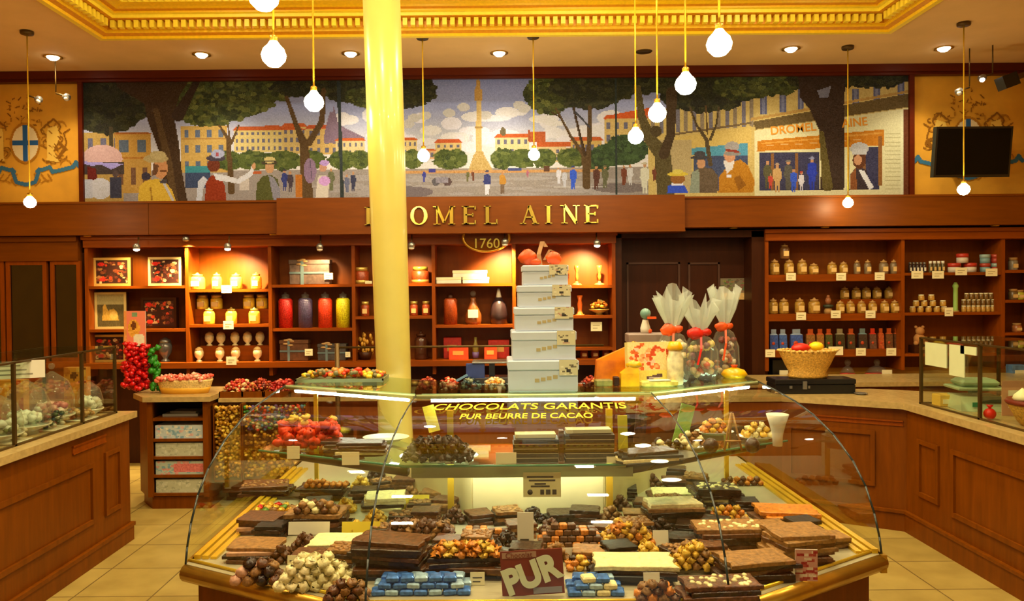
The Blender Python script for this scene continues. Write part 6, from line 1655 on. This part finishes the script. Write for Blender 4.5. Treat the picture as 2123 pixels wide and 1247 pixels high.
# pale printed sweet box, orange bags, boxes behind
c = pix(1352, 800, 4.22)
o = thing('printed_sweet_box', 'cream and yellow printed sweet box with red blotches, leaning on the case top', 'box', (c.x, 4.24, ZC), .08)
kk = Canvas(0, 0, 100, 90, 40, 36, (240, 224, 130), seed=12)
kk.rect(0, 0, 100, 60, (240, 216, 150), 8)
for x, y, r in ((22, 20, 15), (22, 46, 13), (58, 22, 14), (56, 44, 11), (84, 26, 12), (38, 34, 8)):
    for k in range(10): kk.ell(x + kk.r.uniform(-r, r), y + kk.r.uniform(-r, r), 5, 4, [(226, 110, 50), (236, 170, 110), (214, 80, 40), (240, 200, 170)][kk.r.randint(4)], 8)
kk.rect(0, 60, 100, 90, (244, 226, 110), 6); kk.poly([(40, 74), (76, 66), (76, 74), (40, 82)], (110, 84, 84), 14); kk.rect(46, 74, 70, 77, (226, 210, 200), 10)
W_, H_ = .255, .235; Mt_ = Matrix.Rotation(-.12, 4, 'X')
kk.on('printed_front', tuple(Mt_ @ Vector((-W_ / 2, -.002, H_))), tuple(Mt_ @ Vector((W_ / 2, -.002, H_))), tuple(Mt_ @ Vector((-W_ / 2, -.002, 0))), VC, o)
MB().box(-W_ / 2, 0, 0, W_ / 2, .06, H_, M=Mt_).build('carton', mat('cream_carton', (240, 224, 140), .5), o)
OB = mat('orange_foil_bag', (255, 128, 10), .3, noise=.35, scale=14, coat=.3); YB = mat('amber_foil_bag', (255, 180, 10), .3, noise=.3, scale=14, coat=.3)
for px, d, w, h, m_, tl, nm in ((1268, 4.42, .19, .20, OB, .55, 'large slanting orange foil bag right of the pale box tower'), (1304, 4.20, .10, .115, YB, .1, 'small amber foil bag in front of the large orange one')):
    c = pix(px, 800, d); o = thing('foil_bag', nm, 'bag', (c.x, d, ZC))
    M_ = Matrix.Rotation(tl, 4, 'Y')
    q = MB().prism([(-w / 2, -.04), (w / 2, -.04), (w / 2, .04), (-w / 2, .04)], .0, h * .6, top=[(-w * .46, -.03), (w * .5, -.03), (w * .5, .03), (-w * .46, .03)])
    q.prism([(-w * .46, -.03), (w * .5, -.03), (w * .5, .03), (-w * .46, .03)], h * .6, h, top=[(-w * .1 + tl * .2, -.01), (w * .3 + tl * .2, -.01), (w * .3 + tl * .2, .01), (-w * .1 + tl * .2, .01)])
    q.build('pouch', m_, o); MB().ball((w * .1 + tl * .2, 0, h), .03, 1.6, .6, .7, 8, 5, jit=.2).build('tied_top', YB, o)
c = pix(1250, 804, 4.22); o = thing('sweet_packet', 'small green and brown packet lying before the orange bags', 'packet', (c.x, 4.2, ZC)); MB().bbox(0, 0, 0, .09, .06, .035, .1, bev=.005).build('body', mat('green_brown_packet', (130, 120, 50), .5, noise=.4, scale=40), o)
MB().bbox(.07, .01, 0, .03, .05, .05, bev=.004).build('end', DARKW, o)
c = pix(1342, 760, 4.55); o = thing('lidded_box', 'grey lidded carton standing behind the printed sweet box', 'box', (c.x, 4.55, ZC))
MB().bbox(0, 0, 0, .22, .12, .21, bev=.004).build('body', mat('cream_carton2', (226, 206, 150), .5), o); MB().bbox(0, 0, .21, .24, .14, .055, bev=.006).build('lid', mat('grey_rose_lid', (140, 122, 116), .5), o)
c = pix(1338, 690, 4.55); o = thing('figurine', 'small teal and white bird headed figurine on the grey lidded carton', 'figurine', (c.x, 4.55, ZC + .265))
MB().lathe([(.028, 0), (.03, .03), (.018, .07), (.016, .08)], 14).build('body', mat('cream_glaze', (226, 220, 206), .3), o); MB().ball((0, -.005, .115), .032, n=12, k=8).build('head', mat('teal_glaze', (110, 150, 140), .3), o)
MB().box(.005, -.05, .085, .055, -.02, .098).build('beak', OR, o); MB().ball((.02, -.01, .012), .018).build('foot', OR, o)
c = pix(1405, 800, 4.18); o = thing('white_jar', 'white and orange wrapped jar between the printed box and the cellophane gifts', 'jar', (c.x, 4.24, ZC))
MB().lathe([(.042, 0), (.045, .01), (.045, .14), (.035, .165), (.035, .19)], 18).build('body', mat('white_orange_wrap', (236, 222, 180), .4, noise=.3, scale=30), o); MB().lathe([(.04, .19), (.045, .2), (.03, .235)], 16).build('cap', YB, o)
c = pix(1368, 808, 4.15); o = thing('gold_bar_pack', 'flat gold and white pack lying at the foot of the printed box', 'packet', (pix(1372, 800, 4.1).x, 4.17, ZC), .1)
MB().bbox(0, 0, 0, .20, .05, .03, bev=.006).build('body', mat('gold_white_pack', (240, 214, 110), .35, noise=.3, scale=30), o); MB().bbox(0, 0, .03, .12, .05, .004).build('label', WHITE, o)
c = pix(1520, 790, 4.55); o = thing('orange_pouch', 'small orange pouch at the right end of the case top', 'pouch', (c.x, 4.53, ZC)); MB().lathe([(.05, 0), (.065, .02), (.05, .045), (.012, .06)], 16, sx=1.2).build('pouch', YB, o); MB().lathe([(.012, .06), (.022, .075)], 10).build('tied_neck', OR, o)
# blue card and dark scale parts on the stand behind the case
c = pix(982, 778, 6.0)
o = thing('blue_packet', 'blue packet with a light stripe on the stand behind the case', 'packet', (c.x, B0 + .3, Zt)); MB().bbox(0, 0, 0, .16, .05, .24, bev=.005).build('body', mat('blue_packet', (44, 60, 120), .4, noise=.2), o)
MB().box(-.05, -.029, .12, .06, -.026, .14, M=Matrix.Rotation(-.5, 4, 'Y') @ Matrix.Translation((-.05, 0, .03))).build('stripe', mat('pale_blue', (110, 150, 180), .5), o)
o = thing('weighing_scale', 'dark weighing scale on the stand between pillar and box tower', 'scale', (pix(1020, 760, 6.5).x, B0 + .38, Zt)); MB().bbox(0, 0, 0, .30, .22, .12, bev=.01).bbox(0, .05, .12, .05, .05, .12).build('body', mat('dark_grey_plastic', (52, 48, 46), .4), o); MB().bbox(0, .0, .24, .34, .24, .015, bev=.004).build('pan', STEEL, o)
m = MB().cyl((pix(700, 800, 5.6).x, 5.6, 0), (pix(700, 800, 5.6).x, 5.6, 1.36), .018)
o = m.build('brass_post', BRONZE); tag(o, 'slim dark bronze post beside the pillar\'s left, with a cross bar', 'post')
MB().cyl((0, 0, 0), (4.5 * .43, 0, 0), .008, 8).build('cross_bar', BRONZE, o, loc=(pix(700, 800, 5.6).x, 5.6, 1.33))

# ================================================================ LEFT: cabinet top, glazed counter cases
c = pix(288, 812, 6.45); zc_ = pix(360, 833, D0).z + .04
o = thing('sweet_bouquet', 'upright red and green bundle of wrapped sweets with a printed card header', 'gift', (c.x, 6.4, zc_))
R = random.Random(8); m = MB()
for _ in range(190): m.ball((R.uniform(-.095, .095), R.uniform(-.05, .05), R.uniform(.02, .41)), .021, 1.1, .9, .9, 7, 4, jit=.3)
m.build('red_sweets', mat('red_wrap', (206, 14, 18), .3, noise=.4, scale=50), o); m = MB()
for _ in range(34): zz = R.uniform(.03, .38); m.ball((.125 + R.uniform(-.02, .03) + .03 * (1 - zz), R.uniform(-.04, .04), zz), .024, 1.1, .9, 1, 7, 4, jit=.3)
m.build('green_sweets', mat('green_wrap', (34, 130, 20), .4, noise=.4, scale=50), o)
kk = Canvas(0, 0, 44, 68, 16, 24, (232, 130, 100), seed=5); kk.ell(20, 34, 12, 18, (226, 160, 60), 14); kk.ell(20, 28, 5, 9, (110, 60, 24), 10); kk.ell(30, 56, 12, 12, (230, 222, 196), 6); kk.rect(16, 4, 28, 12, (120, 150, 110), 8); kk.rect(0, 0, 6, 68, (226, 150, 80), 10)
MB().box(-.09, -.005, .39, .09, 0, .68).build('header_board', WHITE, o); kk.on('printed_header', (-.09, -.007, .68), (.09, -.007, .68), (-.09, -.007, .39), VC, o)
c = pix(378, 820, 6.3)
o = thing('oval_basket', 'oval cream basket piled with pink sweets on the small cabinet', 'basket', (c.x, 6.36, zc_ + .0))
w = 118 * 6.3 / F
MB().lathe([(w * .40, 0), (w * .44, .03), (w * .49, .10), (w * .5, .115), (w * .47, .11), (w * .40, .03), (0, .02)], 26, sy=.45).build('basket', mat('cream_wicker', (222, 192, 120), .6, noise=.3, scale=80, bump=.6), o)
MB().lathe([(w * .41, .0), (w * .44, .03), (w * .46, .05), (w * .455, .05)], 26, sy=.452).build('gold_band', mat('golden_band', (226, 170, 50), .5), o)
o = sweets('pink_sweets', 'pink sweets heaped in the oval cream basket', c.x - w * .44, 6.26, zc_ + .09, c.x + w * .44, 6.46, zc_ + .15, [(236, 120, 96), (240, 150, 130), (226, 90, 70), (240, 190, 160)], .018, 180, None, .25, 41)

def showcase(name, label, x0, x1, y0, y1, z0, h, posts):
    o = thing(name, label, 'showcase', (0, 0, 0)); f = .009
    for (x, y) in posts: MB().box(x - f, y - f, z0, x + f, y + f, z0 + h).build('post', BRONZE, o)
    m = MB()
    for z in (z0 + .006, z0 + h):
        m.box(x0 - f, y0, z - f * .6, x0 + f, y1, z + f * .6).box(x1 - f, y0, z - f * .6, x1 + f, y1, z + f * .6).box(x0, y1 - f, z - f * .6, x1, y1 + f, z + f * .6)
    m.build('frame', BRONZE, o)
    for X in (x0, x1): MB().box(X - .002, y0, z0 + .012, X + .002, y1, z0 + h - .005).build('side_pane', GLASS, o)
    MB().box(x0, y1 - .002, z0 + .012, x1, y1 + .002, z0 + h - .005).build('end_pane', GLASS, o)
    MB().box(x0, y0, z0 + h + .004, x1, y1, z0 + h + .009).build('top_pane', GLASSG, o)
    return o
ZL_, ZR_ = .905, .918
showcase('counter_showcase', 'glass counter showcase with glass cloches on the left counter', -3.12, -2.63, .6, 5.36, ZL_, .46, [(-2.63, 5.35), (-2.63, 4.92), (-2.63, 4.22), (-2.63, 3.2), (-3.12, 5.35), (-3.12, 4.22)])
showcase('counter_showcase', 'glass counter showcase with a pale green scale on the right counter', 2.98, 3.52, .6, 5.38, ZR_, .46, [(2.98, 5.37), (2.98, 4.72), (2.98, 3.4), (3.52, 5.37), (3.52, 4.0)])
def cloche(px, d, r, hh, label, fillc):
    X = min(pix(px, 820, d).x, -2.645 - r); o = thing('glass_cloche', label, 'cloche', (X, d, ZL_ + .001), 0, 'glass cloches in the left showcase')
    MB().lathe([(r * .5, 0), (r * .45, .02), (r, .05), (r * 1.04, .06), (r * .9, .055)], 22).build('stand', DISH, o)
    m = MB(); R = random.Random(px)
    for _ in range(24): m.ball((R.uniform(-.6, .6) * r, R.uniform(-.5, .5) * r, .07 + R.uniform(0, .05)), .028, 1, 1, .8, 7, 4, 0, C(*R.choice(fillc)), jit=.2)
    m.build('sweets', SW, o)
    MB().lathe([(r, .06), (r, hh * .4), (r * .75, hh * .65), (r * .25, hh * .76), (r * .08, hh * .8)], 24).ball((0, 0, hh * .88), r * .16).build('dome', CLOCHE, o)
WH = [(236, 232, 214), (226, 224, 206), (240, 238, 226)]; PKs = [(206, 110, 110), (226, 160, 150), (180, 80, 90), (236, 210, 200)]
cloche(55, 4.6, .13, .40, 'glass cloche over white sweets, left behind the white notice', WH)
cloche(108, 4.95, .13, .42, 'glass cloche over pink sweets, in the middle of the left showcase', PKs)
cloche(12, 4.3, .12, .34, 'glass cloche over white sweets at the left edge of the photo', WH)
cloche(205, 5.20, .085, .30, 'small cloche over pale sweets beside the showcase end post', WH)
for px, d, w_, h_, nm, cc in ((80, 4.45, .20, .06, 'green flecked', [(120, 130, 70), (80, 90, 50), (200, 190, 150)]), (140, 4.85, .20, .08, 'dark mixed', [(70, 80, 50), (120, 60, 50), (50, 50, 40), (180, 170, 140)]), (222, 5.2, .14, .04, 'tan', [(190, 150, 90), (150, 110, 60)]), (20, 3.95, .24, .06, 'grey green', [(90, 96, 80), (130, 130, 110)])):
    X = max(pix(px, 880, d).x, -3.0) + .06; X = min(X, -2.63 - w_ / 2 - .012)
    o = thing('sweet_dish', 'oblong dish of %s sweets at the front of the left showcase' % nm, 'dish', (X, d - .12, ZL_ + .001))
    MB().bbox(0, 0, 0, w_, .17, .012, bev=.004).build('base', DISH, o)
    m = MB(); R = random.Random(px + 5)
    for _ in range(34): m.ball((R.uniform(-.42, .42) * w_, R.uniform(-.07, .07), .022 + R.uniform(0, h_)), .018, 1.1, 1, .8, 6, 4, 0, C(*R.choice(cc)))
    m.build('sweets', SW, o)
a = pix(58, 785, 4.35)
o = thing('white_notice', 'white notice card fixed inside the left glass showcase', 'notice', (-2.645, 4.33, a.z)); MB().box(-.004, -.16, 0, 0, .16, .10, M=Matrix.Translation((-.06, 0, 0)) @ Matrix.Rotation(-1.1, 4, 'Z')).build('card', WHITE, o)
m = MB()
for k in range(3): m.box(0.0005, -.12, .02 + k * .025, .001, .10 - .03 * k, .028 + k * .025, M=Matrix.Translation((-.06, 0, 0)) @ Matrix.Rotation(-1.1, 4, 'Z'))
m.build('print', GREY, o)
for px, d, w_, h_, nm in ((10, 4.75, .20, .30, 'at the left edge of the photo'), (152, 5.22, .15, .33, 'behind the middle post of the left showcase')):
    X = pix(px, 780, d).x; X = min(X, -2.72); o = thing('orange_package', 'orange printed package ' + nm, 'package', (X, d + .02, ZL_ + .001), .0)
    kk = Canvas(0, 0, 40, 60, 14, 22, (214, 140, 50), seed=px)
    for _ in range(20): kk.ell(kk.r.uniform(0, 40), kk.r.uniform(0, 60), 6, 5, [(200, 80, 30), (226, 170, 80), (190, 110, 40), (120, 70, 30)][kk.r.randint(4)], 8)
    MB().box(-w_ / 2, 0, 0, w_ / 2, .06, h_).build('carton', mat('orange_carton', (206, 130, 46), .5), o); kk.on('printed_front', (-w_ / 2, -.002, h_), (w_ / 2, -.002, h_), (-w_ / 2, -.002, 0), VC, o)

# ================================================================ RIGHT: scale, papers, basket of meringues
GRS = mat('pale_green_plastic', (176, 190, 150), .35)
o = thing('kitchen_scale', 'pale green electronic scale inside the right glass showcase', 'scale', (3.22, 5.14, ZR_ + .001), -.15)
MB().prism([(-.15, -.14), (.15, -.14), (.15, .12), (-.15, .12)], 0, .09, top=[(-.13, -.08), (.13, -.08), (.13, .12), (-.13, .12)]).build('housing', GRS, o)
MB().box(-.02, -.13, .02, .12, -.118, .06, M=Matrix.Rotation(-.3, 4, 'X')).build('display', mat('dark_display', (60, 70, 50), .2), o)
MB().bbox(0, .02, .09, .06, .06, .04).bbox(0, .02, .13, .30, .24, .02, bev=.006).build('weighing_pan', GRS, o); MB().bbox(-.06, -.135, .03, .04, .008, .03).build('green_button', mat('green_key', (40, 130, 90), .4), o)
MB().bbox(.0, .02, .15, .24, .18, .05, bev=.02).build('upper_bowl', GRS, o)
o = thing('yellow_block', 'small yellow box at the corner of the right showcase', 'box', (3.09, 5.28, ZR_ + .001)); MB().bbox(0, 0, 0, .12, .1, .08, bev=.005).build('body', mat('yellow_carton', (222, 180, 60), .5), o); MB().box(-.04, -.053, .02, .04, -.05, .05).build('label', TAG, o)
for i, (ya, yb, z0, z1, nm) in enumerate(((5.05, 5.30, 1.20, 1.355, 'left'), (4.86, 5.02, 1.16, 1.36, 'middle'))):
    o = MB().box(2.968, ya, z0, 2.975, yb, z1).build('paper_notice', mat('greenish_paper', (206, 214, 170), .6)); tag(o, 'pale greenish paper notice on the right showcase glass, %s one' % nm, 'notice')
o = MB().box(2.968, 4.74, 1.31, 2.975, 4.90, 1.36).build('paper_notice', mat('greenish_paper', (206, 214, 170), .6)); tag(o, 'narrow paper strip along the top rim of the right showcase', 'notice')
o = thing('meringue_basket', 'round wicker basket filled with white meringues at the right edge', 'basket', (3.20, 4.48, ZR_ + .001)); 
MB().lathe([(.11, 0), (.13, .02), (.18, .12), (.185, .14), (.165, .13), (.11, .03), (0, .02)], 24).build('basket', BASK, o); MB().lathe([(.186, .125), (.194, .14), (.184, .155), (.176, .14)], 24).build('rim', mat('red_brown_rim', (130, 40, 24), .5), o)
MRG = mat('white_meringue', (246, 238, 200), .5)
k = 0
for (x, y, z) in [(-.09, -.07, .14), (0, -.1, .14), (.09, -.07, .14), (-.09, .05, .14), (.0, .0, .15), (.09, .05, .14), (-.04, -.04, .19), (.05, -.03, .19), (.03, .03, .235)]:
    q = MB().lathe([(.04, 0), (.052, .018), (.044, .038), (.026, .055), (.004, .078)], 14).build('meringue', MRG, loc=(3.20 + x, 4.48 + y, ZR_ + z))
    tag(q, 'white peaked meringue in the round basket', 'meringue', 'meringues in the round basket')
o = thing('price_card_red', 'pink and white card standing beyond the meringues in the showcase', 'card', (3.33, 4.85, ZR_ + .001)); MB().box(-.13, 0, 0, .13, .004, .22).build('card', mat('pink_card', (206, 150, 120), .5), o); MB().box(-.09, -.001, .05, .06, 0, .16).build('print', WHITE, o)
o = thing('red_ball_sweet', 'small red wrapped ball beside the basket of meringues', 'sweet', (3.04, 4.72, ZR_ + .001)); MB().ball((0, 0, .035), .035, n=14, k=9).build('ball', RDR, o); MB().lathe([(.006, .068), (.02, .09)], 10).build('twist', RDR, o)
